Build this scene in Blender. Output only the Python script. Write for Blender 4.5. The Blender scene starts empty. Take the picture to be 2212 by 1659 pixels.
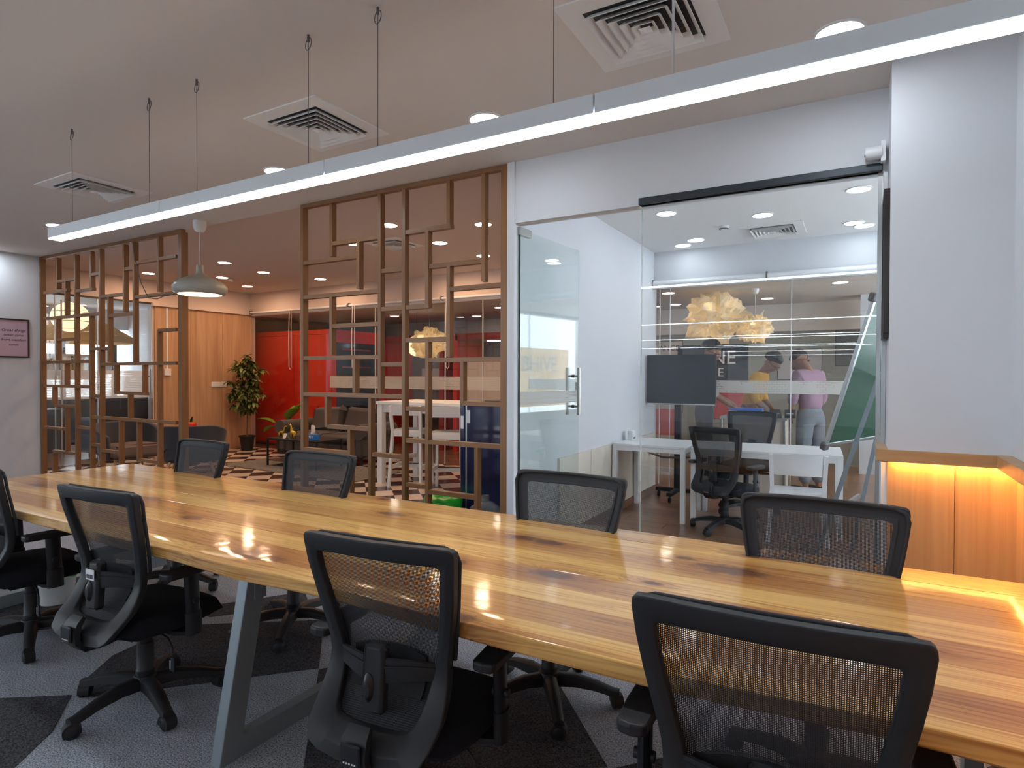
import bpy, math, random
from mathutils import Vector, Matrix, Euler, noise as mnoise
random.seed(7)
SC = bpy.context.scene
COL = SC.collection
PI = math.pi
R = math.radians

# ------------------------------------------------------------------ camera
FPX = 1302.35
yaw, pitch, roll = R(29.8176), R(0.76497), R(0.17797)
CAMH = 1.45
F = Vector((-math.sin(yaw)*math.cos(pitch), math.cos(yaw)*math.cos(pitch), -math.sin(pitch)))
RT = Vector((math.cos(yaw), math.sin(yaw), 0)); UP = RT.cross(F)
RT, UP = math.cos(roll)*RT + math.sin(roll)*UP, -math.sin(roll)*RT + math.cos(roll)*UP
cam = bpy.data.cameras.new('camera')
cam.sensor_width = 36.0; cam.lens = 36.0*FPX/2212.0; cam.clip_start = 0.05; cam.clip_end = 200
camo = bpy.data.objects.new('camera', cam); COL.objects.link(camo)
m = Matrix.Identity(4)
for i in range(3):
    m[i][0] = RT[i]; m[i][1] = UP[i]; m[i][2] = -F[i]
m.translation = Vector((0, 0, CAMH))
camo.matrix_world = m
SC.camera = camo

# ------------------------------------------------------------------ world and view
W = bpy.data.worlds.new('sky'); SC.world = W; W.use_nodes = True
bg = W.node_tree.nodes['Background']
bg.inputs[0].default_value = (0.80, 0.90, 1.0, 1); bg.inputs[1].default_value = 4.2
SC.view_settings.view_transform = 'Standard'; SC.view_settings.look = 'None'
SC.view_settings.exposure = 0.7; SC.view_settings.gamma = 1.0
SC.view_settings.use_curve_mapping = False
SC.cycles.transparent_max_bounces = 24
SC.cycles.max_bounces = 7; SC.cycles.diffuse_bounces = 4; SC.cycles.glossy_bounces = 3; SC.cycles.transmission_bounces = 4
SC.cycles.use_adaptive_sampling = True; SC.cycles.adaptive_threshold = 0.16; SC.cycles.adaptive_min_samples = 16
SC.cycles.sample_clamp_indirect = 6.0
# light levels (radiance of the luminous faces)
L_LINEAR = 18.0
L_DOWN_COOL = 45.0
L_DOWN_OFFICE = 11.0
L_DOWN_WARM = 95.0
L_DOWN_BACK = 18.0
P_LEDGE = 8.0

# ------------------------------------------------------------------ materials
MATS = {}
def newmat(name):
    mt = bpy.data.materials.new(name); mt.use_nodes = True
    nt = mt.node_tree; b = nt.nodes['Principled BSDF']
    MATS[name] = mt
    return mt, nt, b
def mat(name, col, rough=0.5, metal=0.0, spec=0.5, coat=0.0, bump=0.0, bscale=200.0, var=0.0, vscale=3.0, trans=0.0, sheen=0.0):
    mt, nt, b = newmat(name)
    b.inputs['Base Color'].default_value = (*col, 1); b.inputs['Roughness'].default_value = rough
    b.inputs['Metallic'].default_value = metal; b.inputs['Specular IOR Level'].default_value = spec
    b.inputs['Coat Weight'].default_value = coat; b.inputs['Transmission Weight'].default_value = trans
    b.inputs['Sheen Weight'].default_value = sheen
    tc = nt.nodes.new('ShaderNodeTexCoord')
    if bump > 0:
        n = nt.nodes.new('ShaderNodeTexNoise'); n.inputs['Scale'].default_value = bscale; n.inputs['Detail'].default_value = 3
        nt.links.new(tc.outputs['Object'], n.inputs['Vector'])
        bp = nt.nodes.new('ShaderNodeBump'); bp.inputs['Strength'].default_value = bump; bp.inputs['Distance'].default_value = 0.004
        nt.links.new(n.outputs['Fac'], bp.inputs['Height']); nt.links.new(bp.outputs[0], b.inputs['Normal'])
    if var > 0:
        n = nt.nodes.new('ShaderNodeTexNoise'); n.inputs['Scale'].default_value = vscale; n.inputs['Detail'].default_value = 4
        nt.links.new(tc.outputs['Object'], n.inputs['Vector'])
        mx = nt.nodes.new('ShaderNodeMix'); mx.data_type = 'RGBA'
        mx.inputs['A'].default_value = (*[c*(1-var) for c in col], 1); mx.inputs['B'].default_value = (*[min(1, c*(1+var)) for c in col], 1)
        nt.links.new(n.outputs['Fac'], mx.inputs['Factor']); nt.links.new(mx.outputs['Result'], b.inputs['Base Color'])
    return mt
def emis(name, col, s):
    mt, nt, b = newmat(name)
    b.inputs['Base Color'].default_value = (*col, 1)
    b.inputs['Emission Color'].default_value = (*col, 1); b.inputs['Emission Strength'].default_value = s
    return mt
def wood(name, c1, c2, along='Z', grain=28.0, stretch=0.06, rough=0.4, coat=0.0, rnd=0.25, dark=None):
    """streaky grain running along one object axis; object-random tone"""
    mt, nt, b = newmat(name)
    N = nt.nodes.new; K = nt.links.new
    tc = N('ShaderNodeTexCoord'); oi = N('ShaderNodeObjectInfo')
    mp = N('ShaderNodeMapping'); sc = [grain]*3; sc['XYZ'.index(along)] = grain*stretch
    mp.inputs['Scale'].default_value = sc
    ad = N('ShaderNodeVectorMath'); ad.operation = 'ADD'
    ml = N('ShaderNodeMath'); ml.operation = 'MULTIPLY'; ml.inputs[1].default_value = 37.0
    K(oi.outputs['Random'], ml.inputs[0]); K(tc.outputs['Object'], mp.inputs['Vector'])
    K(mp.outputs[0], ad.inputs[0]); K(ml.outputs[0], ad.inputs[1])
    n1 = N('ShaderNodeTexNoise'); n1.inputs['Scale'].default_value = 1.0; n1.inputs['Detail'].default_value = 5; n1.inputs['Roughness'].default_value = 0.62; n1.inputs['Distortion'].default_value = 0.6
    K(ad.outputs[0], n1.inputs['Vector'])
    rp = N('ShaderNodeValToRGB'); rp.color_ramp.elements[0].position = 0.32; rp.color_ramp.elements[1].position = 0.72
    rp.color_ramp.elements[0].color = (*c2, 1); rp.color_ramp.elements[1].color = (*c1, 1)
    if dark:
        e = rp.color_ramp.elements.new(0.2); e.color = (*dark, 1)
    K(n1.outputs['Fac'], rp.inputs['Fac'])
    hs = N('ShaderNodeHueSaturation')
    mr = N('ShaderNodeMapRange'); mr.inputs['To Min'].default_value = 1-rnd/2; mr.inputs['To Max'].default_value = 1+rnd/2
    K(oi.outputs['Random'], mr.inputs['Value']); K(mr.outputs[0], hs.inputs['Value'])
    K(rp.outputs[0], hs.inputs['Color']); K(hs.outputs[0], b.inputs['Base Color'])
    b.inputs['Roughness'].default_value = rough; b.inputs['Coat Weight'].default_value = coat; b.inputs['Coat Roughness'].default_value = 0.08
    bp = N('ShaderNodeBump'); bp.inputs['Strength'].default_value = 0.08; bp.inputs['Distance'].default_value = 0.002
    K(n1.outputs['Fac'], bp.inputs['Height']); K(bp.outputs[0], b.inputs['Normal'])
    return mt
def glassmat(name, tint=(0.985, 0.99, 0.988), haze=0.0, f0=0.045):
    mt = bpy.data.materials.new(name); mt.use_nodes = True; nt = mt.node_tree; nt.nodes.clear(); MATS[name] = mt
    N = nt.nodes.new; K = nt.links.new
    out = N('ShaderNodeOutputMaterial'); tr = N('ShaderNodeBsdfTransparent'); tr.inputs[0].default_value = (*tint, 1)
    gl = N('ShaderNodeBsdfGlossy'); gl.inputs['Roughness'].default_value = 0.0
    lw = N('ShaderNodeLayerWeight'); lw.inputs['Blend'].default_value = 0.5
    p = N('ShaderNodeMath'); p.operation = 'POWER'; p.inputs[1].default_value = 5
    a = N('ShaderNodeMath'); a.operation = 'MULTIPLY_ADD'; a.inputs[1].default_value = 1-f0; a.inputs[2].default_value = f0
    K(lw.outputs['Facing'], p.inputs[0]); K(p.outputs[0], a.inputs[0])
    mx = N('ShaderNodeMixShader'); K(a.outputs[0], mx.inputs[0]); K(gl.outputs[0], mx.inputs[2])
    if haze > 0:
        df = N('ShaderNodeBsdfDiffuse'); df.inputs[0].default_value = (0.8, 0.84, 0.82, 1)
        m2 = N('ShaderNodeMixShader'); m2.inputs[0].default_value = haze; K(tr.outputs[0], m2.inputs[1]); K(df.outputs[0], m2.inputs[2]); K(m2.outputs[0], mx.inputs[1])
    else:
        K(tr.outputs[0], mx.inputs[1])
    K(mx.outputs[0], out.inputs[0])
    return mt
def frostmat(name):
    """translucent printed film with thin crossing line marks"""
    mt = bpy.data.materials.new(name); mt.use_nodes = True; nt = mt.node_tree; nt.nodes.clear(); MATS[name] = mt
    N = nt.nodes.new; K = nt.links.new
    out = N('ShaderNodeOutputMaterial'); tr = N('ShaderNodeBsdfTransparent'); df = N('ShaderNodeBsdfDiffuse'); tl = N('ShaderNodeBsdfTranslucent')
    df.inputs[0].default_value = (0.75, 0.74, 0.70, 1); tl.inputs[0].default_value = (0.8, 0.8, 0.78, 1)
    tc = N('ShaderNodeTexCoord')
    br = N('ShaderNodeTexBrick'); br.inputs['Scale'].default_value = 9.0; br.inputs['Mortar Size'].default_value = 0.012; br.inputs['Color1'].default_value = (1, 1, 1, 1); br.inputs['Color2'].default_value = (1, 1, 1, 1); br.inputs['Mortar'].default_value = (0, 0, 0, 1)
    mp = N('ShaderNodeMapping'); mp.inputs['Rotation'].default_value = (R(90), 0, 0); K(tc.outputs['Object'], mp.inputs[0]); K(mp.outputs[0], br.inputs['Vector'])
    ns = N('ShaderNodeTexNoise'); ns.inputs['Scale'].default_value = 6; K(tc.outputs['Object'], ns.inputs['Vector'])
    gt = N('ShaderNodeMath'); gt.operation = 'GREATER_THAN'; gt.inputs[1].default_value = 0.52; K(ns.outputs['Fac'], gt.inputs[0])
    mxc = N('ShaderNodeMath'); mxc.operation = 'MAXIMUM'; K(br.outputs['Color'], mxc.inputs[0]); K(gt.outputs[0], mxc.inputs[1])
    sc = N('ShaderNodeMath'); sc.operation = 'MULTIPLY'; sc.inputs[1].default_value = 0.72; K(mxc.outputs[0], sc.inputs[0])
    m1 = N('ShaderNodeMixShader'); m1.inputs[0].default_value = 0.4; K(df.outputs[0], m1.inputs[1]); K(tl.outputs[0], m1.inputs[2])
    m2 = N('ShaderNodeMixShader'); K(sc.outputs[0], m2.inputs[0]); K(tr.outputs[0], m2.inputs[1]); K(m1.outputs[0], m2.inputs[2]); K(m2.outputs[0], out.inputs[0])
    return mt
def meshfabric(name, col, pitch_u, pitch_v, hole):
    """woven chair mesh: real see-through holes laid out on the UV grid (metres)"""
    mt = bpy.data.materials.new(name); mt.use_nodes = True; nt = mt.node_tree; nt.nodes.clear(); MATS[name] = mt
    N = nt.nodes.new; K = nt.links.new
    out = N('ShaderNodeOutputMaterial'); tr = N('ShaderNodeBsdfTransparent'); pb = N('ShaderNodeBsdfPrincipled')
    pb.inputs['Base Color'].default_value = (*col, 1); pb.inputs['Roughness'].default_value = 0.7
    uv = N('ShaderNodeUVMap'); sp = N('ShaderNodeSeparateXYZ'); K(uv.outputs[0], sp.inputs[0])
    res = []
    for o, pch in ((0, pitch_u), (1, pitch_v)):
        d = N('ShaderNodeMath'); d.operation = 'DIVIDE'; d.inputs[1].default_value = pch; K(sp.outputs[o], d.inputs[0])
        fr = N('ShaderNodeMath'); fr.operation = 'FRACT'; K(d.outputs[0], fr.inputs[0])
        lt = N('ShaderNodeMath'); lt.operation = 'LESS_THAN'; lt.inputs[1].default_value = hole; K(fr.outputs[0], lt.inputs[0]); res.append(lt)
    mu = N('ShaderNodeMath'); mu.operation = 'MULTIPLY'; K(res[0].outputs[0], mu.inputs[0]); K(res[1].outputs[0], mu.inputs[1])
    mx = N('ShaderNodeMixShader'); K(mu.outputs[0], mx.inputs[0]); K(pb.outputs[0], mx.inputs[1]); K(tr.outputs[0], mx.inputs[2]); K(mx.outputs[0], out.inputs[0])
    return mt
def carpetmat(name, c, rnd=0.0):
    mt, nt, b = newmat(name); N = nt.nodes.new; K = nt.links.new
    geo = N('ShaderNodeNewGeometry')
    n = N('ShaderNodeTexNoise'); n.inputs['Scale'].default_value = 170; n.inputs['Detail'].default_value = 2; K(geo.outputs['Position'], n.inputs['Vector'])
    n2 = N('ShaderNodeTexNoise'); n2.inputs['Scale'].default_value = 9; n2.inputs['Detail'].default_value = 4; K(geo.outputs['Position'], n2.inputs['Vector'])
    rp = N('ShaderNodeValToRGB'); rp.color_ramp.elements[0].position = 0.3; rp.color_ramp.elements[1].position = 0.72
    rp.color_ramp.elements[0].color = (*[x*0.30 for x in c], 1); rp.color_ramp.elements[1].color = (*[min(1, x*1.85) for x in c], 1)
    K(n.outputs['Fac'], rp.inputs[0])
    mr = N('ShaderNodeMapRange'); mr.inputs['To Min'].default_value = 0.85; mr.inputs['To Max'].default_value = 1.15; K(n2.outputs['Fac'], mr.inputs['Value'])
    hs = N('ShaderNodeHueSaturation'); K(mr.outputs[0], hs.inputs['Value']); K(rp.outputs[0], hs.inputs['Color']); K(hs.outputs[0], b.inputs['Base Color'])
    b.inputs['Roughness'].default_value = 0.95; b.inputs['Specular IOR Level'].default_value = 0.1
    bp = N('ShaderNodeBump'); bp.inputs['Strength'].default_value = 0.7; bp.inputs['Distance'].default_value = 0.004; K(n.outputs['Fac'], bp.inputs['Height']); K(bp.outputs[0], b.inputs['Normal'])
    return mt
KNOTS = [(-0.39, 2.28, .050), (-1.12, 2.27, .028), (-1.25, 2.28, .030), (-2.04, 1.53, .045), (-1.93, 1.54, .022), (-1.31, 1.86, .022), (-0.93, 1.91, .032), (-2.04, 2.34, .032), (-2.93, 2.18, .026), (-3.45, 1.94, .03), (-3.13, 2.55, .022), (-0.6, 2.0, .014), (-0.57, 2.34, .016), (-0.21, 1.91, .018), (-0.35, 2.5, .016), (-2.83, 1.78, .028), (-3.4, 1.80, .018), (-4.5, 1.81, .03), (0.35, 2.51, .012), (-2.32, 2.6, .018), (-1.97, 1.95, .014), (0.14, 1.87, .016), (-1.02, 1.435, .03)]
def tablemat(name):
    mt, nt, b = newmat(name); N = nt.nodes.new; K = nt.links.new
    geo = N('ShaderNodeNewGeometry'); oi = N('ShaderNodeObjectInfo')
    at = N('ShaderNodeAttribute'); at.attribute_type = 'OBJECT'; at.attribute_name = 'tone'
    wn = N('ShaderNodeTexNoise'); wn.inputs['Scale'].default_value = 3.2; wn.inputs['Detail'].default_value = 2; K(geo.outputs['Position'], wn.inputs['Vector'])
    # knot distance field
    cur = None
    for (kx, ky, kr) in KNOTS:
        kr *= 1.35
        s = N('ShaderNodeVectorMath'); s.operation = 'SUBTRACT'; s.inputs[1].default_value = (kx, ky, 0.75); K(geo.outputs['Position'], s.inputs[0])
        ml = N('ShaderNodeVectorMath'); ml.operation = 'MULTIPLY'; ml.inputs[1].default_value = (0.42/kr, 1/kr, 0.2/kr); K(s.outputs[0], ml.inputs[0])
        ln = N('ShaderNodeVectorMath'); ln.operation = 'LENGTH'; K(ml.outputs[0], ln.inputs[0])
        if cur is None: cur = ln.outputs['Value']
        else:
            mn = N('ShaderNodeMath'); mn.operation = 'SMOOTH_MIN'; mn.inputs[2].default_value = 0.2; K(cur, mn.inputs[0]); K(ln.outputs['Value'], mn.inputs[1]); cur = mn.outputs[0]
    kn = N('ShaderNodeTexNoise'); kn.inputs['Scale'].default_value = 30; kn.inputs['Detail'].default_value = 3; K(geo.outputs['Position'], kn.inputs['Vector'])
    kd = N('ShaderNodeMath'); kd.operation = 'MULTIPLY_ADD'; kd.inputs[1].default_value = 0.9; kd.inputs[2].default_value = -0.45; K(kn.outputs['Fac'], kd.inputs[0])
    kk = N('ShaderNodeMath'); kk.operation = 'ADD'; K(cur, kk.inputs[0]); K(kd.outputs[0], kk.inputs[1])
    # grain field: y bent around knots and by slow noise
    iv = N('ShaderNodeMath'); iv.operation = 'DIVIDE'; iv.inputs[0].default_value = 0.9; av = N('ShaderNodeMath'); av.operation = 'ADD'; av.inputs[1].default_value = 0.6; K(cur, av.inputs[0]); K(av.outputs[0], iv.inputs[1])
    mp = N('ShaderNodeMapping'); mp.inputs['Scale'].default_value = (0.55, 13.0, 13.0); K(geo.outputs['Position'], mp.inputs[0])
    off = N('ShaderNodeMath'); off.operation = 'MULTIPLY_ADD'; off.inputs[1].default_value = 91.0; K(oi.outputs['Random'], off.inputs[0]); K(iv.outputs[0], off.inputs[2])
    ad = N('ShaderNodeVectorMath'); ad.operation = 'ADD'; K(mp.outputs[0], ad.inputs[0]); K(off.outputs[0], ad.inputs[1])
    n1 = N('ShaderNodeTexNoise'); n1.inputs['Scale'].default_value = 1.0; n1.inputs['Detail'].default_value = 2.5; n1.inputs['Distortion'].default_value = 0.5; K(ad.outputs[0], n1.inputs['Vector'])
    # growth lines: sine of the slow field
    sm = N('ShaderNodeMath'); sm.operation = 'MULTIPLY'; sm.inputs[1].default_value = 95.0; K(n1.outputs['Fac'], sm.inputs[0])
    sn = N('ShaderNodeMath'); sn.operation = 'SINE'; K(sm.outputs[0], sn.inputs[0])
    mpf = N('ShaderNodeMapping'); mpf.inputs['Scale'].default_value = (1.6, 70.0, 70.0); K(geo.outputs['Position'], mpf.inputs[0])
    n2 = N('ShaderNodeTexNoise'); n2.inputs['Scale'].default_value = 1.0; n2.inputs['Detail'].default_value = 3; K(mpf.outputs[0], n2.inputs['Vector'])
    g = N('ShaderNodeMath'); g.operation = 'MULTIPLY_ADD'; g.inputs[1].default_value = 0.16; K(sn.outputs[0], g.inputs[0]); K(n2.outputs['Fac'], g.inputs[2])
    g2 = N('ShaderNodeMath'); g2.operation = 'MULTIPLY_ADD'; g2.inputs[1].default_value = 0.36; K(n1.outputs['Fac'], g2.inputs[0]); K(g.outputs[0], g2.inputs[2])
    rp = N('ShaderNodeValToRGB'); e = rp.color_ramp.elements
    e[0].position = 0.34; e[0].color = (0.42, 0.175, 0.038, 1); e[1].position = 0.92; e[1].color = (0.78, 0.475, 0.150, 1)
    x = e.new(0.60); x.color = (0.66, 0.365, 0.098, 1)
    K(g2.outputs[0], rp.inputs[0])
    # darker heartwood by plank tone
    dk = N('ShaderNodeMix'); dk.data_type = 'RGBA'; dk.blend_type = 'MULTIPLY'; dk.inputs['B'].default_value = (0.56, 0.36, 0.21, 1)
    K(at.outputs['Fac'], dk.inputs['Factor']); K(rp.outputs[0], dk.inputs['A'])
    kr = N('ShaderNodeMapRange'); kr.interpolation_type = 'SMOOTHSTEP'; kr.inputs['From Min'].default_value = 1.15; kr.inputs['From Max'].default_value = 0.45; K(kk.outputs[0], kr.inputs['Value'])
    kh = N('ShaderNodeMapRange'); kh.interpolation_type = 'SMOOTHSTEP'; kh.inputs['From Min'].default_value = 3.2; kh.inputs['From Max'].default_value = 0.9; kh.inputs['To Max'].default_value = 0.75; K(kk.outputs[0], kh.inputs['Value'])
    m0 = N('ShaderNodeMix'); m0.data_type = 'RGBA'; m0.blend_type = 'MULTIPLY'; m0.inputs['B'].default_value = (0.62, 0.42, 0.28, 1); K(kh.outputs[0], m0.inputs['Factor']); K(dk.outputs['Result'], m0.inputs['A'])
    mk = N('ShaderNodeMix'); mk.data_type = 'RGBA'; mk.inputs['B'].default_value = (0.13, 0.042, 0.014, 1); K(kr.outputs[0], mk.inputs['Factor']); K(m0.outputs['Result'], mk.inputs['A'])
    K(mk.outputs['Result'], b.inputs['Base Color'])
    b.inputs['Roughness'].default_value = 0.35; b.inputs['Specular IOR Level'].default_value = 0.25; b.inputs['Coat Weight'].default_value = 0.85; b.inputs['Coat Roughness'].default_value = 0.09
    bn = N('ShaderNodeTexNoise'); bn.inputs['Scale'].default_value = 14; bn.inputs['Detail'].default_value = 1; K(geo.outputs['Position'], bn.inputs['Vector'])
    bp = N('ShaderNodeBump'); bp.inputs['Strength'].default_value = 0.12; bp.inputs['Distance'].default_value = 0.004; K(bn.outputs['Fac'], bp.inputs['Height']); K(bp.outputs[0], b.inputs['Normal']); K(bp.outputs[0], b.inputs['Coat Normal'])
    return mt

M = {}
M['wall'] = mat('wall_paint', (0.64, 0.655, 0.69), 0.6, bump=0.05, bscale=60)
M['ceil'] = mat('ceiling_paint', (0.70, 0.655, 0.615), 0.8)
M['wall_warmlit'] = mat('wall_warm_light_tint', (0.72, 0.60, 0.53), 0.7)  # white lounge walls with the warm lamplight mixed into their colour
M['ceil_warmlit'] = mat('ceiling_warm_light_tint', (0.68, 0.575, 0.52), 0.8)  # lounge ceiling, same lamplight warmth put into the base colour
M['ceil_white'] = mat('ceiling_white', (0.78, 0.77, 0.76), 0.8)
M['white'] = mat('white_lacquer', (0.78, 0.79, 0.80), 0.35)
M['whiteplastic'] = mat('white_plastic', (0.75, 0.76, 0.78), 0.35)
M['lamp_body'] = mat('lamp_housing', (0.80, 0.83, 0.85), 0.45)
M['black'] = mat('black_plastic', (0.016, 0.016, 0.019), 0.5, spec=0.35)
M['blackgloss'] = mat('black_gloss', (0.012, 0.013, 0.017), 0.34, spec=0.4)
M['blackfab'] = mat('black_seat_fabric', (0.012, 0.013, 0.018), 0.9, bump=0.4, bscale=500, spec=0.2)
M['mesh'] = meshfabric('chair_mesh', (0.022, 0.023, 0.028), 0.0042, 0.0042, 0.46)
M['meshband'] = mat('mesh_edge_band', (0.015, 0.015, 0.018), 0.8)
M['steel'] = mat('grey_painted_steel', (0.23, 0.27, 0.30), 0.45, metal=0.35)
M['chrome'] = mat('brushed_steel', (0.42, 0.42, 0.40), 0.3, metal=1.0)
M['alu'] = mat('aluminium', (0.55, 0.57, 0.58), 0.35, metal=0.9)
M['darkmetal'] = mat('dark_rail', (0.05, 0.06, 0.07), 0.4, metal=0.5)
M['glass'] = glassmat('clear_glass')
M['doorglass'] = glassmat('door_glass', (0.94, 0.975, 0.97), 0.05, 0.07)
M['frost'] = frostmat('frosted_film')
M['lattice'] = wood('lattice_oak', (0.27, 0.125, 0.046), (0.20, 0.088, 0.031), 'Z', 40, 0.04, 0.45, rnd=0.15)
M['latticeh'] = wood('lattice_oak_rail', (0.27, 0.125, 0.046), (0.20, 0.088, 0.031), 'X', 40, 0.04, 0.45, rnd=0.15)
M['panel'] = wood('veneer_panel', (0.60, 0.38, 0.22), (0.44, 0.25, 0.13), 'Z', 14, 0.05, 0.5, rnd=0.10, dark=(0.22, 0.11, 0.05))
M['wains'] = wood('wainscot_veneer', (0.70, 0.43, 0.20), (0.56, 0.31, 0.13), 'Z', 26, 0.03, 0.45, rnd=0.06)
M['ledge'] = wood('ledge_oak', (0.56, 0.33, 0.15), (0.42, 0.23, 0.10), 'X', 22, 0.06, 0.4, rnd=0.06)
M['planks'] = wood('brown_laminate', (0.29, 0.15, 0.085), (0.18, 0.085, 0.045), 'X', 16, 0.07, 0.28, coat=0.3, rnd=0.22)
M['table'] = tablemat('pine_tabletop')
M['carpet'] = carpetmat('grey_carpet', (0.31, 0.335, 0.385))
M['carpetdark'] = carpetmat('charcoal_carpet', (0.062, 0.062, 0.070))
M['tile_l'] = mat('cream_tile', (0.66, 0.55, 0.46), 0.25, var=0.06, vscale=5)
M['tile_d'] = mat('dark_brown_tile', (0.055, 0.035, 0.032), 0.22, var=0.1, vscale=5)
M['grout'] = mat('floor_grout', (0.12, 0.10, 0.09), 0.8)
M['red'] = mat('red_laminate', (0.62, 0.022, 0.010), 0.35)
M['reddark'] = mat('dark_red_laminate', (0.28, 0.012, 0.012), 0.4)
M['navy'] = mat('navy_enamel', (0.012, 0.018, 0.06), 0.18, coat=0.5)
M['sofa'] = mat('dark_grey_upholstery', (0.055, 0.045, 0.042), 0.92, bump=0.3, bscale=300, sheen=0.2)
M['armchair'] = mat('slate_blue_upholstery', (0.045, 0.055, 0.075), 0.9, bump=0.3, bscale=300, sheen=0.2)
M['armchair_in'] = mat('taupe_upholstery', (0.20, 0.15, 0.13), 0.9, bump=0.3, bscale=300)
M['beech'] = wood('pale_beech', (0.72, 0.52, 0.34), (0.60, 0.40, 0.24), 'Z', 20, 0.08, 0.5)
M['rug'] = mat('grey_shag_rug', (0.17, 0.155, 0.135), 1.0, bump=1.0, bscale=60, var=0.75, vscale=45)
M['leaf'] = mat('ficus_leaf', (0.14, 0.17, 0.045), 0.5, var=0.45, vscale=8)
M['leaf2'] = mat('banana_leaf', (0.16, 0.30, 0.02), 0.45, var=0.3, vscale=6)
M['bark'] = mat('bark', (0.13, 0.08, 0.05), 0.9)
M['pot'] = mat('black_pot', (0.012, 0.010, 0.010), 0.6)
M['shade'] = mat('sage_enamel', (0.42, 0.42, 0.36), 0.3)
M['green'] = mat('green_bag', (0.02, 0.42, 0.03), 0.35, bump=0.6, bscale=14)
M['water'] = mat('smoky_bottle', (0.35, 0.38, 0.42), 0.12, trans=0.55)
M['blue'] = mat('blue_card', (0.02, 0.17, 0.55), 0.5)
M['paper'] = mat('white_paper', (0.82, 0.78, 0.74), 0.8)
M['gold'] = mat('gold_paint', (0.62, 0.42, 0.05), 0.3, metal=0.6)
M['pinkposter'] = mat('pink_poster', (0.55, 0.38, 0.46), 0.35)
M['ink'] = mat('dark_ink', (0.03, 0.025, 0.07), 0.6)
M['frameblack'] = mat('black_frame', (0.02, 0.014, 0.014), 0.4)
M['screen'] = mat('tv_screen', (0.012, 0.016, 0.022), 0.12)
M['chalk'] = mat('green_board', (0.035, 0.085, 0.055), 0.25, var=0.12, vscale=2)
M['greywall'] = mat('grey_green_wall', (0.30, 0.30, 0.26), 0.6)
M['greydark'] = mat('slate_wall', (0.13, 0.135, 0.13), 0.6)
M['posterdark'] = mat('poster_navy', (0.02, 0.022, 0.032), 0.5)
M['postergrey'] = mat('poster_grey', (0.45, 0.43, 0.42), 0.5)
M['posterred'] = mat('poster_red', (0.50, 0.06, 0.06), 0.5)
M['yellow'] = mat('yellow_sign', (0.85, 0.52, 0.03), 0.5)
def vinylmat():
    mt = bpy.data.materials.new('yellow_vinyl'); mt.use_nodes = True; nt = mt.node_tree; nt.nodes.clear(); N = nt.nodes.new; K = nt.links.new
    out = N('ShaderNodeOutputMaterial'); d = N('ShaderNodeBsdfDiffuse'); d.inputs[0].default_value = (0.85, 0.55, 0.10, 1); t = N('ShaderNodeBsdfTranslucent'); t.inputs[0].default_value = (0.95, 0.70, 0.25, 1)
    x = N('ShaderNodeMixShader'); x.inputs[0].default_value = 0.7; K(d.outputs[0], x.inputs[1]); K(t.outputs[0], x.inputs[2]); K(x.outputs[0], out.inputs[0]); return mt
M['vinyl'] = vinylmat()
M['tan'] = mat('tan_canvas', (0.62, 0.35, 0.14), 0.8)
M['skin'] = mat('skin', (0.26, 0.12, 0.07), 0.5)
M['hair'] = mat('hair', (0.012, 0.009, 0.008), 0.5)
M['shirt_purple'] = mat('mauve_shirt', (0.30, 0.17, 0.24), 0.85)
M['shirt_yellow'] = mat('mustard_shirt', (0.66, 0.36, 0.03), 0.85)
M['shirt_pale'] = mat('pale_shirt', (0.45, 0.40, 0.38), 0.85)
M['jeans'] = mat('grey_jeans', (0.16, 0.18, 0.21), 0.9)
M['trousers'] = mat('dark_trousers', (0.05, 0.05, 0.06), 0.9)
M['shoe'] = mat('dark_shoe', (0.02, 0.018, 0.018), 0.5)
M['cord'] = mat('grey_cord', (0.12, 0.11, 0.11), 0.6)
M['cordwhite'] = mat('white_cord', (0.7, 0.68, 0.66), 0.5)
M['sticker'] = mat('white_sticker', (0.75, 0.76, 0.77), 0.5)
M['creampanel'] = mat('cream_laminate', (0.70, 0.64, 0.55), 0.5)
M['litblue'] = mat('blue_box', (0.05, 0.16, 0.62), 0.4)
M['beige'] = mat('beige_lacquer', (0.55, 0.47, 0.40), 0.5)
M['e_linear'] = emis('linear_diffuser', (0.84, 0.93, 1.0), L_LINEAR)
M['e_cool'] = emis('cool_lens', (0.84, 0.93, 1.0), L_DOWN_COOL)
M['e_warm'] = emis('warm_lens', (1.0, 0.62, 0.38), L_DOWN_WARM)
M['e_office'] = emis('office_lens', (0.86, 0.94, 1.0), L_DOWN_OFFICE)
M['e_back'] = emis('neutral_lens', (1.0, 0.86, 0.70), L_DOWN_BACK)
M['e_strip'] = emis('amber_led', (1.0, 0.50, 0.10), 3.0)
M['e_lantern'] = emis('paper_lantern', (1.0, 0.78, 0.45), 0.85)
M['e_bulb'] = emis('warm_bulb', (1.0, 0.78, 0.5), 12.0)
def papermat():
    mt = bpy.data.materials.new('crumpled_paper'); mt.use_nodes = True; nt = mt.node_tree; nt.nodes.clear()
    N = nt.nodes.new; K = nt.links.new
    out = N('ShaderNodeOutputMaterial'); d = N('ShaderNodeBsdfDiffuse'); d.inputs[0].default_value = (0.88, 0.82, 0.70, 1); t = N('ShaderNodeBsdfTranslucent'); t.inputs[0].default_value = (0.97, 0.88, 0.70, 1)
    x = N('ShaderNodeMixShader'); x.inputs[0].default_value = 0.55; K(d.outputs[0], x.inputs[1]); K(t.outputs[0], x.inputs[2]); K(x.outputs[0], out.inputs[0])
    return mt
M['crumple'] = papermat()

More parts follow.
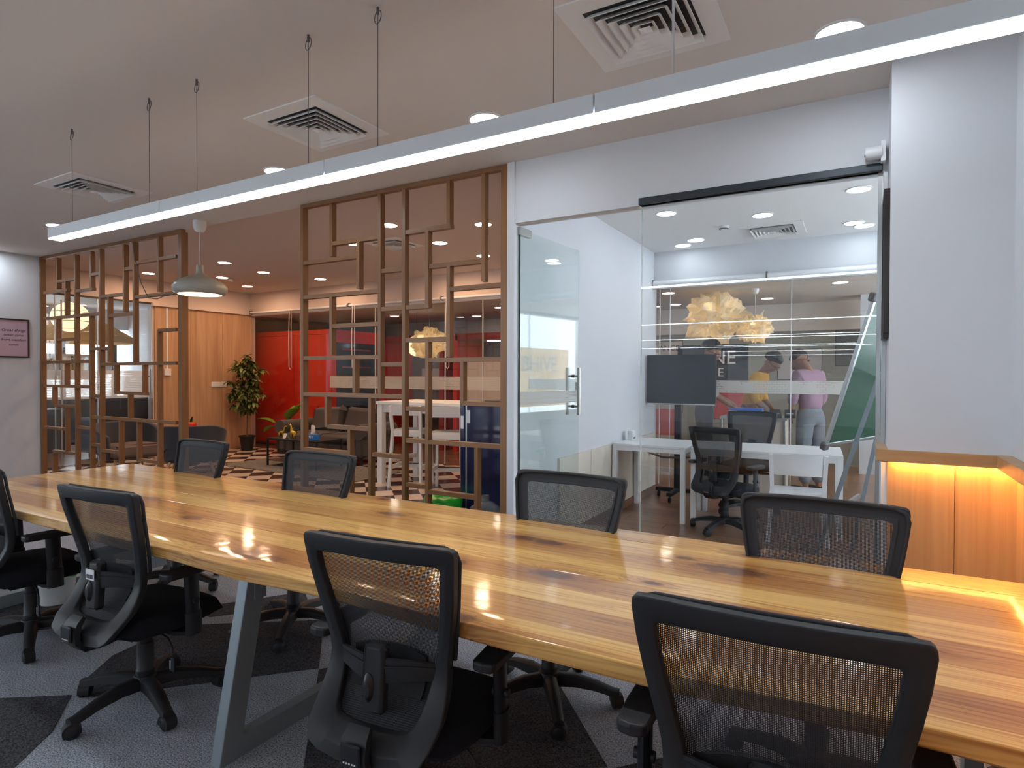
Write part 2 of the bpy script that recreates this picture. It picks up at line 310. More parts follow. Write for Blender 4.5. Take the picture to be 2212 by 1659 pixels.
# ------------------------------------------------------------------ mesh helpers
class MB:
    def __init__(s): s.v = []; s.f = []; s.uv = None
    def add(s, vs, fs):
        o = len(s.v); s.v += [tuple(p) for p in vs]; s.f += [tuple(i+o for i in f) for f in fs]; return s
    def box(s, x0, x1, y0, y1, z0, z1, M4=None):
        vs = [Vector(p) for p in ((x0,y0,z0),(x1,y0,z0),(x1,y1,z0),(x0,y1,z0),(x0,y0,z1),(x1,y0,z1),(x1,y1,z1),(x0,y1,z1))]
        if M4: vs = [M4 @ p for p in vs]
        return s.add(vs, [(0,3,2,1),(4,5,6,7),(0,1,5,4),(1,2,6,5),(2,3,7,6),(3,0,4,7)])
    def cbox(s, x0, x1, y0, y1, z0, z1, c, M4=None):
        """box with chamfered edges"""
        xs, ys, zs = (x0, x1), (y0, y1), (z0, z1)
        vs = []; idx = {}
        for i in (0, 1):
            for j in (0, 1):
                for k in (0, 1):
                    dx = c if i == 0 else -c; dy = c if j == 0 else -c; dz = c if k == 0 else -c
                    for a, p in enumerate(((xs[i], ys[j]+dy, zs[k]+dz), (xs[i]+dx, ys[j], zs[k]+dz), (xs[i]+dx, ys[j]+dy, zs[k]))):
                        idx[(i, j, k, a)] = len(vs); vs.append(Vector(p))
        fs = []
        I = idx
        for i in (0, 1):
            q = [I[(i,0,0,0)], I[(i,1,0,0)], I[(i,1,1,0)], I[(i,0,1,0)]]; fs.append(q if i else q[::-1])
            q = [I[(0,i,0,1)], I[(1,i,0,1)], I[(1,i,1,1)], I[(0,i,1,1)]]; fs.append(q[::-1] if i else q)
            q = [I[(0,0,i,2)], I[(1,0,i,2)], I[(1,1,i,2)], I[(0,1,i,2)]]; fs.append(q if i else q[::-1])
        for j in (0, 1):
            for k in (0, 1):
                fs.append([I[(0,j,k,1)], I[(1,j,k,1)], I[(1,j,k,2)], I[(0,j,k,2)]])
                fs.append([I[(j,0,k,0)], I[(j,1,k,0)], I[(j,1,k,2)], I[(j,0,k,2)]])
                fs.append([I[(j,k,0,0)], I[(j,k,1,0)], I[(j,k,1,1)], I[(j,k,0,1)]])
        for i in (0, 1):
            for j in (0, 1):
                for k in (0, 1): fs.append([I[(i,j,k,0)], I[(i,j,k,1)], I[(i,j,k,2)]])
        if M4: vs = [M4 @ p for p in vs]
        return s.add(vs, fs)
    def cyl(s, p, q, r0, r1=None, n=16, cap=True):
        p, q = Vector(p), Vector(q); r1 = r0 if r1 is None else r1
        d = (q-p).normalized(); a = d.orthogonal().normalized(); b = d.cross(a)
        vs = []
        for c, r in ((p, r0), (q, r1)):
            for i in range(n):
                t = 2*PI*i/n; vs.append(c + a*(r*math.cos(t)) + b*(r*math.sin(t)))
        fs = [(i, (i+1) % n, n+(i+1) % n, n+i) for i in range(n)]
        if cap: fs += [tuple(range(n))[::-1], tuple(range(n, 2*n))]
        return s.add(vs, fs)
    def tube(s, pts, r, n=8, cap=True):
        pts = [Vector(p) for p in pts]; rs = r if isinstance(r, (list, tuple)) else [r]*len(pts)
        vs = []; a = None
        for i, p in enumerate(pts):
            d = (pts[min(i+1, len(pts)-1)] - pts[max(i-1, 0)]).normalized()
            a = (d.orthogonal() if a is None else a - d*a.dot(d)).normalized(); b = d.cross(a)
            for k in range(n):
                t = 2*PI*k/n; vs.append(p + a*(rs[i]*math.cos(t)) + b*(rs[i]*math.sin(t)))
        fs = []
        for i in range(len(pts)-1):
            for k in range(n): fs.append((i*n+k, i*n+(k+1) % n, (i+1)*n+(k+1) % n, (i+1)*n+k))
        if cap: fs += [tuple(range(n))[::-1], tuple(range((len(pts)-1)*n, len(pts)*n))]
        return s.add(vs, fs)
    def sweep(s, pts, prof, upv=(0, 0, 1), scales=None):
        """profile (list of (a,b)) swept along pts; a along side, b along up"""
        pts = [Vector(p) for p in pts]; upv = Vector(upv); n = len(prof); vs = []
        for i, p in enumerate(pts):
            d = (pts[min(i+1, len(pts)-1)] - pts[max(i-1, 0)]).normalized()
            a = d.cross(upv)
            a = d.orthogonal() if a.length < 1e-4 else a
            a.normalize(); b = a.cross(d).normalized(); sc = scales[i] if scales else (1, 1)
            for (x, y) in prof: vs.append(p + a*(x*sc[0]) + b*(y*sc[1]))
        fs = []
        for i in range(len(pts)-1):
            for k in range(n): fs.append((i*n+k, i*n+(k+1) % n, (i+1)*n+(k+1) % n, (i+1)*n+k))
        fs += [tuple(range(n))[::-1], tuple(range((len(pts)-1)*n, len(pts)*n))]
        return s.add(vs, fs)
    def lathe(s, prof, n=24, c=(0, 0, 0), fn=None):
        c = Vector(c); vs = []
        for (r, z) in prof:
            for k in range(n):
                t = 2*PI*k/n; rr = max(r, 1e-4)
                p = Vector((rr*math.cos(t), rr*math.sin(t), z))
                if fn: p = fn(p, t)
                vs.append(c + p)
        fs = []
        for i in range(len(prof)-1):
            for k in range(n): fs.append((i*n+k, i*n+(k+1) % n, (i+1)*n+(k+1) % n, (i+1)*n+k))
        return s.add(vs, fs)
    def prism(s, poly, z0, z1, M4=None):
        n = len(poly); vs = [Vector((x, y, z0)) for x, y in poly] + [Vector((x, y, z1)) for x, y in poly]
        if M4: vs = [M4 @ p for p in vs]
        fs = [tuple(range(n))[::-1], tuple(range(n, 2*n))] + [(i, (i+1) % n, n+(i+1) % n, n+i) for i in range(n)]
        return s.add(vs, fs)
    def grid(s, P, close=False):
        nu, nv = len(P), len(P[0]); vs = [p for row in P for p in row]; fs = []
        for i in range(nu-1):
            for j in range(nv-1): fs.append((i*nv+j, (i+1)*nv+j, (i+1)*nv+j+1, i*nv+j+1))
        return s.add(vs, fs)
    def slab(s, P, off):
        """closed slab from a point grid and an offset vector function/const"""
        nu, nv = len(P), len(P[0]); o = len(s.v)
        Q = [[Vector(p) + (off(p) if callable(off) else Vector(off)) for p in row] for row in P]
        s.v += [tuple(p) for row in P for p in row] + [tuple(p) for row in Q for p in row]; N = nu*nv
        for i in range(nu-1):
            for j in range(nv-1):
                a, b, c, d = o+i*nv+j, o+(i+1)*nv+j, o+(i+1)*nv+j+1, o+i*nv+j+1
                s.f.append((a, b, c, d)); s.f.append((d+N, c+N, b+N, a+N))
        for i in range(nu-1):
            for j in (0, nv-1):
                a, b = o+i*nv+j, o+(i+1)*nv+j; s.f.append((a, a+N, b+N, b) if j == 0 else (b, b+N, a+N, a))
        for j in range(nv-1):
            for i in (0, nu-1):
                a, b = o+i*nv+j, o+i*nv+j+1; s.f.append((b, b+N, a+N, a) if i == 0 else (a, a+N, b+N, b))
        return s
    def data(s, name, material, smooth=False):
        me = bpy.data.meshes.new(name); me.from_pydata(s.v, [], s.f); me.update()
        if s.uv:
            ul = me.uv_layers.new(name='UVMap')
            for lp in me.loops: ul.data[lp.index].uv = s.uv[lp.vertex_index]
        if smooth:
            me.polygons.foreach_set('use_smooth', [True]*len(me.polygons))
            if smooth != 'all': me.set_sharp_from_angle(angle=R(smooth if smooth is not True else 40))
        if material: me.materials.append(material)
        return me
    def build(s, name, material, parent=None, smooth=False):
        o = bpy.data.objects.new(name, s.data(name, material, smooth)); COL.objects.link(o)
        if parent: o.parent = parent
        return o
def mod_bevel(o, w, seg=2):
    b = o.modifiers.new('bevel', 'BEVEL'); b.width = w; b.segments = seg; b.limit_method = 'ANGLE'; b.angle_limit = R(35); return o
def mod_sub(o, n=1):
    b = o.modifiers.new('subdivision', 'SUBSURF'); b.levels = n; b.render_levels = n; return o
def tag(o, label, cat, group=None):
    o['label'] = label; o['category'] = cat
    if group: o['group'] = group
    return o
def struct(o, label=None):
    o['kind'] = 'structure'
    if label: o['label'] = label
    return o
def empty(name, loc=(0, 0, 0), rz=0):
    o = bpy.data.objects.new(name, None); o.empty_display_size = 0.1; COL.objects.link(o); o.location = loc; o.rotation_euler = (0, 0, rz); return o
def thing(name, label, cat, loc=(0, 0, 0), rz=0, group=None): return tag(empty(name, loc, rz), label, cat, group)
def copy_tree(o, parent=None):
    c = o.copy(); COL.objects.link(c); c.parent = parent
    for ch in list(o.children): copy_tree(ch, c)
    return c
def dup(root, loc, rz, label, group=None):
    c = copy_tree(root); c.location = loc; c.rotation_euler = (0, 0, rz); c['label'] = label
    if group: c['group'] = group
    return c
def text(name, body, size, material, M4, parent, extrude=0.001, align='CENTER', shear=0.0):
    cu = bpy.data.curves.new(name, 'FONT'); cu.body = body; cu.size = size; cu.align_x = align; cu.align_y = 'CENTER'; cu.extrude = extrude; cu.shear = shear; cu.resolution_u = 2
    t = bpy.data.objects.new(name, cu); COL.objects.link(t)
    dg = bpy.context.evaluated_depsgraph_get(); me = bpy.data.meshes.new_from_object(t.evaluated_get(dg))
    bpy.data.objects.remove(t); me.transform(M4); me.materials.clear(); me.materials.append(material)
    o = bpy.data.objects.new(name, me); COL.objects.link(o); o.parent = parent
    return o
def frame4(x, y, z, o):
    m4 = Matrix.Identity(4)
    for i in range(3): m4[i][0] = x[i]; m4[i][1] = y[i]; m4[i][2] = z[i]
    m4.translation = Vector(o); return m4
def rail_prof(w, h, c=0.0):
    return [(-w/2, -h/2), (w/2, -h/2), (w/2, h/2), (-w/2, h/2)]

# ================================================================== THE SETTING
CE = 2.97; D = 3.74; XL = -9.2; XR = 0.60
def sbox(name, b, m_, label=None, bev=0.0):
    o = MB().box(*b).build(name, M[m_] if isinstance(m_, str) else m_)
    if bev: mod_bevel(o, bev)
    return struct(o, label)
fl = sbox('floor', (XL-0.2, XR+0.2, -12, D, -0.12, 0), 'carpet', 'grey carpet of the open office under the long table')
lf = sbox('floor', (-10.9, -2.30, D, 8.0, -0.12, -0.008), 'grout', 'lounge floor of cream and brown diagonal checker tiles')
of = sbox('floor', (-2.30, 2.3, D, 7.55, -0.12, -0.008), 'grout', 'brown laminate plank floor of the glass meeting room')
bf = sbox('floor', (-11.6, 2.3, 8.0, 11.3, -0.12, 0), 'planks', 'brown floor of the corridor behind the back glass')
bf2 = sbox('floor', (-2.30, 2.3, 7.55, 8.0, -0.12, 0), 'planks', 'strip of brown floor just behind the meeting room')
rf = sbox('floor', (-15.2, -10.9, 3.0, 7.98, -0.12, 0), 'planks', 'floor of the bright room left of the lounge')
sbox('ceiling', (XL-0.2, XR+0.2, -12, D+0.06, CE, CE+0.15), 'ceil', 'beige ceiling above the long table')
sbox('ceiling', (-10.9, -2.30, D+0.06, 8.1, 3.10, 3.25), 'ceil_warmlit', 'lounge ceiling')
sbox('ceiling', (-2.30, 2.3, D+0.06, 7.6, 3.01, 3.16), 'ceil_white', 'meeting room ceiling')
sbox('ceiling', (-11.6, 2.3, 8.10, 11.3, 2.68, 2.80), 'ceil', 'corridor ceiling behind the back glass')
sbox('ceiling', (-15.2, -10.9, 3.0, 7.98, 2.95, 3.05), 'ceil_white', 'ceiling of the bright room left of the lounge')
sbox('wall_left', (XL-0.2, XL, -1.0, D+0.05, 0, CE), 'wall', 'white wall with the pink poster')
sbox('wall_left_rear', (XL-0.2, XL, -12, -9.0, 0, CE), 'wall'); sbox('wall_left_sill', (XL-0.2, XL, -9.0, -1.0, 0, 0.85), 'wall'); sbox('wall_left_head', (XL-0.2, XL, -9.0, -1.0, 2.65, CE), 'wall')
for y in (-6.4, -3.7): sbox('trim_mullion', (XL-0.15, XL-0.05, y, y+0.08, 0.85, 2.65), 'alu')
sbox('window_fill', (XL-0.11, XL-0.10, -9.0, -1.0, 0.85, 2.65), 'glass', 'added fill-light window in the left wall behind the camera')  # unseen opening and pane, added to let in fill light from behind
sbox('wall_return', (-10.9, XL-0.2, D-0.05, D+0.05, 0, 3.1), 'wall')
sbox('wall_rear', (XL-0.2, XR+0.2, -12.2, -12, 0, CE), 'wall')
sbox('wall_right', (XR, XR+0.2, -12, 3.50, 1.10, CE), 'wall', 'white wall at the far right above the ledge')
sbox('wall_right_base', (XR+0.03, XR+0.2, -12, 3.52, 0, 1.06), 'wains', 'veneer wainscot under the right-hand ledge')
# column at the end of the glass front
sbox('wall_column', (0.13, 0.85, 3.435, D+0.06, 1.10, CE), 'wall', 'white column between the glass front and the right wall')
sbox('wall_column_base', (0.13, 0.85, 3.53, D+0.06, 0, 1.10), 'wall')
wp = sbox('wall_wainscot', (0.131, 0.80, 3.50, 3.53, 0, 1.06), 'wains', 'glowing orange veneer panel below the ledge')
MB().box(0.131, 0.40, 3.494, 3.50, 0, 1.06).build('panel', M['wains'], wp)
MB().box(0.404, 0.63, 3.494, 3.50, 0, 1.06).build('panel', M['wains'], wp)
sbox('wall_corner_trim', (0.105, 0.131, 3.50, D+0.05, 0, 1.03), 'white')
lg = sbox('trim_ledge', (0.083, 0.60, 3.42, 3.44, 1.042, 1.10), 'ledge', 'oak ledge edge around the column', 0.002)
MB().box(0.083, 0.13, 3.44, D+0.02, 1.042, 1.10).build('side_board', M['ledge'], lg)
MB().box(0.13, 0.60, 3.44, 3.53, 1.06, 1.10).build('soffit_board', M['ledge'], lg)
lg2 = MB().box(0.545, 0.60, -12, 3.42, 1.042, 1.10).build('trim_ledge', M['ledge']); struct(lg2, 'oak ledge running along the right wall'); mod_bevel(lg2, 0.002)
MB().box(0.60, 0.63, -12, 3.42, 1.06, 1.10).build('soffit_board', M['ledge'], lg2)
# amber strips hidden under the ledge
st = MB().box(0.15, 0.62, 3.462, 3.474, 1.052, 1.059).build('led_strip', M['e_strip']); tag(st, 'amber light strip under the column ledge', 'light strip')
st2 = MB().box(0.603, 0.615, -6.0, 3.46, 1.052, 1.059).build('led_strip', M['e_strip']); tag(st2, 'amber light strip under the right wall ledge', 'light strip')
def area(name, loc, rot, sx, sy, power, col, parent=None):
    l = bpy.data.lights.new(name, 'AREA'); l.shape = 'RECTANGLE'; l.size = sx; l.size_y = sy; l.energy = power; l.color = col
    o = bpy.data.objects.new(name, l); COL.objects.link(o); o.location = loc; o.rotation_euler = rot
    if parent: o.parent = parent
    return o
area('led_glow', (0.385, 3.468, 1.051), (0, 0, 0), 0.47, 0.012, P_LEDGE*0.2, (1.0, 0.46, 0.12), st)
area('led_glow', (0.609, 0.7, 1.051), (0, 0, 0), 0.012, 5.4, P_LEDGE*0.7, (1.0, 0.46, 0.12), st2)

# ---- wall above the glass front, white post at the left of it
sbox('wall_beam', (-2.18, 0.13, D, D+0.10, 2.535, CE+0.02), 'wall', 'white beam above the glass front')
sbox('trim_post', (-2.18, -2.122, D-0.01, D+0.10, 0, CE), 'wall', 'white post between the lattice screen and the glass door')
sbox('wall_office', (-2.30, -2.24, D+0.10, 7.62, 0, 3.1), 'wall', 'white left wall of the meeting room')
wo = sbox('trim_office_panel', (-2.24, -2.225, 4.7, 7.54, 0.08, 0.74), 'creampanel', 'cream panelling low on the meeting room wall')
for i in range(4): MB().box(-2.227, -2.218, 4.70+i*0.71, 5.40+i*0.71, 0.08, 0.74).build('panel', M['creampanel'], wo)
sbox('baseboard_office', (-2.24, -2.212, D+0.1, 7.54, 0, 0.075), 'planks')
sbox('wall_office_back', (-2.24, 2.2, 7.50, 7.62, 2.56, 3.02), 'wall', 'white bulkhead over the back glass of the meeting room')
# planks of the meeting room floor
pk = MB().box(0, 1.25, 0, 0.192, -0.008, 0).data('plank', M['planks'])
for r in range(20):
    y = D + 0.01 + r*0.194; off = (r*0.437) % 1.25
    for k in range(-1, 3):
        x0 = -2.24 - off + k*1.254; x1 = x0 + 1.25
        if x1 < -2.2 or x0 > 0.35: continue
        o = bpy.data.objects.new('plank', pk); COL.objects.link(o); o.location = (x0, y, 0); o.parent = of
# diagonal checker tiles of the lounge
TS = 0.32; c45 = math.sqrt(0.5)
tl = MB(); h = TS/2 - 0.0015; a = h*math.sqrt(2)
tl.prism([(a, 0), (0, a), (-a, 0), (0, -a)], -0.008, 0)
tl_l = tl.data('tile_light', M['tile_l']); tl_d = tl.data('tile_dark', M['tile_d'])
cand = []
for i in range(-40, 40):
    for j in range(-40, 40):
        x = -5.084 + (i+j+1)*TS*c45; y = 5.837 + (j-i)*TS*c45
        if -10.75 < x < -2.4 and D+0.2 < y < 7.95:
            cand.append((abs((Vector((x, y, 0))-Vector((0, 0, 1.45))).length - 0), x, y, (i+j) % 2))
cand.sort()
vis = [c for c in cand if c[1] < -0.62*c[2]-0.05]
rest = MB(); rest2 = MB()
for n, (d, x, y, k) in enumerate(vis):
    if n < 290:
        o = bpy.data.objects.new('tile', tl_l if k else tl_d); COL.objects.link(o); o.location = (x, y, 0); o.parent = lf
    else: (rest if k else rest2).prism([(x+a, y), (x, y+a), (x-a, y), (x, y-a)], -0.008, 0)
for mb, mm in ((rest, 'tile_l'), (rest2, 'tile_d')):
    if mb.v: o = mb.build('far_tiles', M[mm], lf); o['kind'] = 'stuff'
# darker carpet shapes let into the grey carpet
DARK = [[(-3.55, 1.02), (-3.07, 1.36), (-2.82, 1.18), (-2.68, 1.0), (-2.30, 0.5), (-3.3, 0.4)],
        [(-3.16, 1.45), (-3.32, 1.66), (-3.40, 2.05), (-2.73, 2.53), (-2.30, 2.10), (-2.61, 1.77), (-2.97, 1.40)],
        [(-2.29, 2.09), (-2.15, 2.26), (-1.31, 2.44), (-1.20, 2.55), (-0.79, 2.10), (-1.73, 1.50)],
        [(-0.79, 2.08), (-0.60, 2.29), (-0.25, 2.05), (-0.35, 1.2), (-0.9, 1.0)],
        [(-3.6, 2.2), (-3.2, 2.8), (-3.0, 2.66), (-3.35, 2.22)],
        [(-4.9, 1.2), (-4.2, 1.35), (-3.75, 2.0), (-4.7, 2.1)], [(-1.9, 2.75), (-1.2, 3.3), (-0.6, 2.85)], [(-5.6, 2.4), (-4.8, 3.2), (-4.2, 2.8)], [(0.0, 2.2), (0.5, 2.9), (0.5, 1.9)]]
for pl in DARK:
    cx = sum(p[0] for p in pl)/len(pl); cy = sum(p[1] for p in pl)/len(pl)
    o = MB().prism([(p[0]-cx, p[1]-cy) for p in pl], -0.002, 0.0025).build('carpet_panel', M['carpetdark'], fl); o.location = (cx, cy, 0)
# ---- lounge walls
wl = sbox('wall_lounge', (-10.80, -10.70, 6.03, 8.1, 0, 3.12), 'wall_warmlit')
wv = sbox('wall_veneer', (-10.70, -10.685, 6.05, 7.99, 0, 2.66), 'panel', 'warm wood veneer wall behind the potted tree')
for i in range(3): MB().box(-10.687, -10.672, 6.05+i*0.648, 6.05+i*0.648+0.645, 0.0, 2.655).build('panel', M['panel'], wv)
sbox('trim_veneer_cap', (-10.70, -10.62, 6.0, 8.0, 2.655, 2.70), 'wall_warmlit')
sbox('wall_lounge_head', (-10.80, -10.70, D+0.05, 6.03, 2.70, 3.12), 'wall_warmlit')
sbox('wall_lounge_back', (-10.8, -2.30, 7.98, 8.10, 2.64, 3.12), 'wall_warmlit', 'bulkhead above the back glass of the lounge')
# ---- corridor and neighbouring rooms
sbox('wall_corridor', (-11.6, 2.3, 11.2, 11.35, 0, 2.7), 'greywall', 'grey green corridor wall with posters')
sbox('wall_corridor_head', (-11.6, 2.3, 11.12, 11.2, 2.22, 2.7), 'ceil')
sbox('wall_corridor_left', (-11.6, -11.5, 8.1, 11.3, 0, 2.7), 'greydark'); sbox('wall_corridor_stub', (-11.6, -10.8, 8.0, 8.1, 0, 2.7), 'wall'); sbox('ceiling', (-2.30, 2.3, 7.62, 8.10, 2.68, 2.80), 'ceil', 'strip of corridor ceiling just behind the meeting room')
sbox('wall_corridor_pier', (0.03, 0.3, 10.4, 10.75, 0, 2.7), 'wall')
# right-hand outer wall with the daylight windows
sbox('wall_outer', (2.2, 2.35, D, 11.3, 0, 0.75), 'wall'); sbox('wall_outer_head', (2.2, 2.35, D, 11.3, 2.62, 3.1), 'wall')
for i, y in enumerate((D, 6.2, 7.5, 8.72, 11.1, 11.2)): sbox('trim_mullion', (2.2, 2.3, y, y+0.10, 0.75, 2.62), 'wall')
wn = sbox('window_1', (2.24, 2.25, D, 11.3, 0.75, 2.62), 'glass', 'outer window of meeting room and corridor')
sbox('wall_side', (0.80, 2.35, D-0.02, D+0.08, 0, 3.1), 'wall')
# bright room to the left
sbox('wall_bright_near', (-15.2, -10.9, 3.0, 3.1, 0, 3.0), 'wall'); sbox('wall_bright_far', (-15.2, -10.9, 7.88, 7.98, 0, 3.0), 'wall')
sbox('wall_bright_low', (-15.2, -15.0, 3.0, 7.98, 0, 0.95), 'greydark'); sbox('wall_bright_head', (-15.2, -15.0, 3.0, 7.98, 2.5, 3.0), 'wall')
sbox('wall_bright_side', (-10.9, -10.8, 6.05, 7.98, 0, 3.0), 'wall'); sbox('wall_bright_corner', (-10.9, -10.8, 3.0, D+0.05, 0, 3.1), 'wall')
for y in (3.0, 5.6, 6.5, 7.55): sbox('trim_mullion', (-15.1, -15.0, y, y+0.08, 0.95, 2.5), 'frameblack')
sbox('window_2', (-15.08, -15.07, 3.0, 7.9, 0.95, 2.5), 'glass', 'bright outer window far left')

# ---- glass fronts
def pane(parent, b, m_='glass', name='pane'): return MB().box(*b).build(name, M[m_], parent)
w3 = struct(empty('window_3'), 'frameless glass front of the meeting room')
pane(w3, (-1.205, 0.085, D+0.03, D+0.042, 0.01, 2.535))
MB().box(-1.211, -1.205, D+0.029, D+0.043, 0.0, 2.53).build('glass_edge', glassmat('glass_edge', (0.86, 0.90, 0.90), 0.35), w3)
mod_bevel(MB().box(-1.215, 0.105, D-0.02, D+0.05, 2.535, 2.578).build('top_track', M['darkmetal'], w3), 0.004)
MB().box(-2.122, -1.215, D+0.02, D+0.06, 2.527, 2.540).build('head_trim', M['beige'], w3)
MB().box(0.085, 0.105, D+0.015, D+0.06, 0, 2.535).build('side_channel', M['alu'], w3)
MB().box(0.108, 0.128, D+0.0, D+0.05, 1.10, 2.535).build('side_channel', M['alu'], w3)
rb = thing('roller_blind', 'small white roller blind bracket at the right end of the dark track', 'blind', (0.06, D-0.05, 2.62))
MB().cyl((-0.035, 0, 0), (0.04, 0, 0), 0.035, n=20).build('roll_end', M['whiteplastic'], rb, 40)
MB().box(0.035, 0.055, -0.02, 0.05, -0.05, 0.055).build('bracket', M['whiteplastic'], rb); MB().cyl((-0.04, 0, 0), (-0.035, 0, 0), 0.012).build('cap', M['alu'], rb)
# glass door, standing open into the meeting room
ang = R(85.04); dr = struct(empty('door_1', (-2.112, D+0.045, 0), ang), 'open frameless glass door')
mod_bevel(MB().box(0.0, 0.89, -0.006, 0.006, 0.012, 2.50).build('pane', M['doorglass'], dr), 0.001)
MB().box(0.0, 0.006, -0.0065, 0.0065, 0.012, 2.50).build('dark_edge', mat('glass_edge_green', (0.02, 0.06, 0.05), 0.2), dr)
for z in (0.01, 2.46): mod_bevel(MB().box(-0.01, 0.14, -0.018, 0.018, z, z+0.055).build('patch_fitting', M['chrome'], dr), 0.003)
hd = empty('handle'); hd.parent = dr
for s in (-1, 1):
    MB().cyl((0.80, s*0.055, 1.13), (0.80, s*0.055, 1.52), 0.014, n=14).build('pull_bar', M['chrome'], hd, 40)
for z in (1.20, 1.45):
    MB().cyl((0.80, -0.055, z), (0.80, 0.055, z), 0.009, n=10).build('standoff', M['chrome'], hd, 40)
    MB().cyl((0.80, -0.012, z), (0.80, 0.012, z), 0.014, n=12).build('washer', M['frameblack'], hd, 40)
mod_bevel(MB().box(0.855, 0.885, -0.012, 0.012, 1.28, 1.40).build('lock', M['chrome'], dr), 0.003)
MB().box(0.01, 0.87, -0.0085, -0.0062, 1.235, 1.335).build('frosted_band', M['frost'], dr)
# back glass of the meeting room
w4 = struct(empty('window_4'), 'back glass of the meeting room')
for x0, x1 in ((-2.235, -2.05), (-2.045, -0.665), (-0.655, 0.75), (0.76, 2.2)): pane(w4, (x0, x1, 7.55, 7.56, 0.01, 2.56))
for x in (-2.049, -0.664, 0.755): MB().box(x, x+0.008, 7.546, 7.564, 0.01, 2.56).build('joint', M['sticker'], w4)
for x0, x1 in ((-2.235, -2.05), (-2.045, -0.665), (-0.655, 0.75)): MB().box(x0, x1, 7.545, 7.5485, 1.255, 1.405).build('frosted_band', M['frost'], w4)
for k, (x0, x1) in enumerate(((-2.23, -0.915), (-0.905, 0.6))):
    bl = thing('roller_blind', ('left' if k == 0 else 'right') + ' white roller blind tube above the meeting room back glass', 'blind', (0, 7.44, 2.60))
    MB().cyl((x0, 0, 0), (x1, 0, 0), 0.04, n=18).build('tube', M['whiteplastic'], bl, 40); MB().box(x0, x1, -0.012, 0.012, -0.065, -0.042).build('bottom_bar', M['alu'], bl)
    for x in (x0, x1): MB().box(x-0.004, x+0.004, -0.042, 0.06, -0.045, 0.05).build('bracket', M['cord'], bl)
# back glass of the lounge
w5 = struct(empty('window_5'), 'back glass of the lounge')
for x0, x1 in ((-10.68, -9.26), (-9.25, -7.36), (-7.35, -5.85), (-5.84, -5.12), (-5.11, -3.6), (-3.59, -2.31)):
    pane(w5, (x0, x1, 8.0, 8.01, 0.01, 2.66)); MB().box(x1, x1+0.010, 7.995, 8.015, 0.01, 2.66).build('joint', M['sticker'], w5)
for x0, x1 in ((-8.46, -7.36), (-7.35, -5.85), (-5.84, -5.12), (-5.11, -3.6)): MB().box(x0, x1, 7.994, 7.9985, 1.225, 1.435).build('frosted_band', M['frost'], w5)
MB().box(-10.68, -2.31, 7.96, 8.02, 2.655, 2.69).build('head_rail', M['white'], w5)
for k, (x0, x1) in enumerate(((-10.6, -7.95), (-7.9, -5.9), (-5.85, -3.2))):
    bl = thing('roller_blind', ('leftmost', 'middle', 'rightmost')[k] + ' of the white blind tubes over the lounge back glass', 'blind', (0, 7.92, 2.70))
    MB().cyl((x0, 0, 0), (x1, 0, 0), 0.022, n=14).build('tube', M['whiteplastic'], bl, 40)
    cd = MB(); xx = x0 + (1.16 if k == 0 else 0.1); cd.tube([(xx, -0.02, 0), (xx-0.01, -0.03, -0.6), (xx, -0.03, -1.1), (xx+0.03, -0.03, -1.14), (xx+0.06, -0.03, -1.1), (xx+0.06, -0.03, -0.5), (xx+0.05, -0.02, 0)], 0.007, 6); cd.build('bead_cord', M['cordwhite'], bl, 60)
    MB().box(x0-0.01, x0, -0.03, 0.05, -0.03, 0.04).build('bracket', M['cord'], bl)
# glass partition on the left of the lounge
w6 = struct(empty('window_6'), 'glass partition left of the lounge')
for y0, y1 in ((3.79, 4.55), (4.56, 5.15), (5.16, 6.02)): pane(w6, (-10.72, -10.71, y0, y1, 0.01, 2.68)); MB().box(-10.725, -10.705, y1, y1+0.012, 0.01, 2.68).build('joint', M['alu'], w6)
MB().box(-10.703, -10.700, 4.4, 5.95, 1.06, 1.52).build('frosted_band', M['frost'], w6)
MB().box(-10.73, -10.69, 3.79, 6.03, 2.68, 2.71).build('head_rail', M['frameblack'], w6); MB().cyl((-10.66, 4.62, 2.60), (-10.66, 4.62, 0.05), 0.012, n=10).build('post', M['alu'], w6, 40)
hp = empty('handle'); hp.parent = w6; MB().cyl((-10.64, 5.95, 0.98), (-10.64, 5.95, 1.55), 0.014, n=12).build('pull_bar', M['chrome'], hp, 40)
for z in (1.1, 1.42): MB().cyl((-10.71, 5.95, z), (-10.64, 5.95, z), 0.009).build('standoff', M['frameblack'], hp, 40)

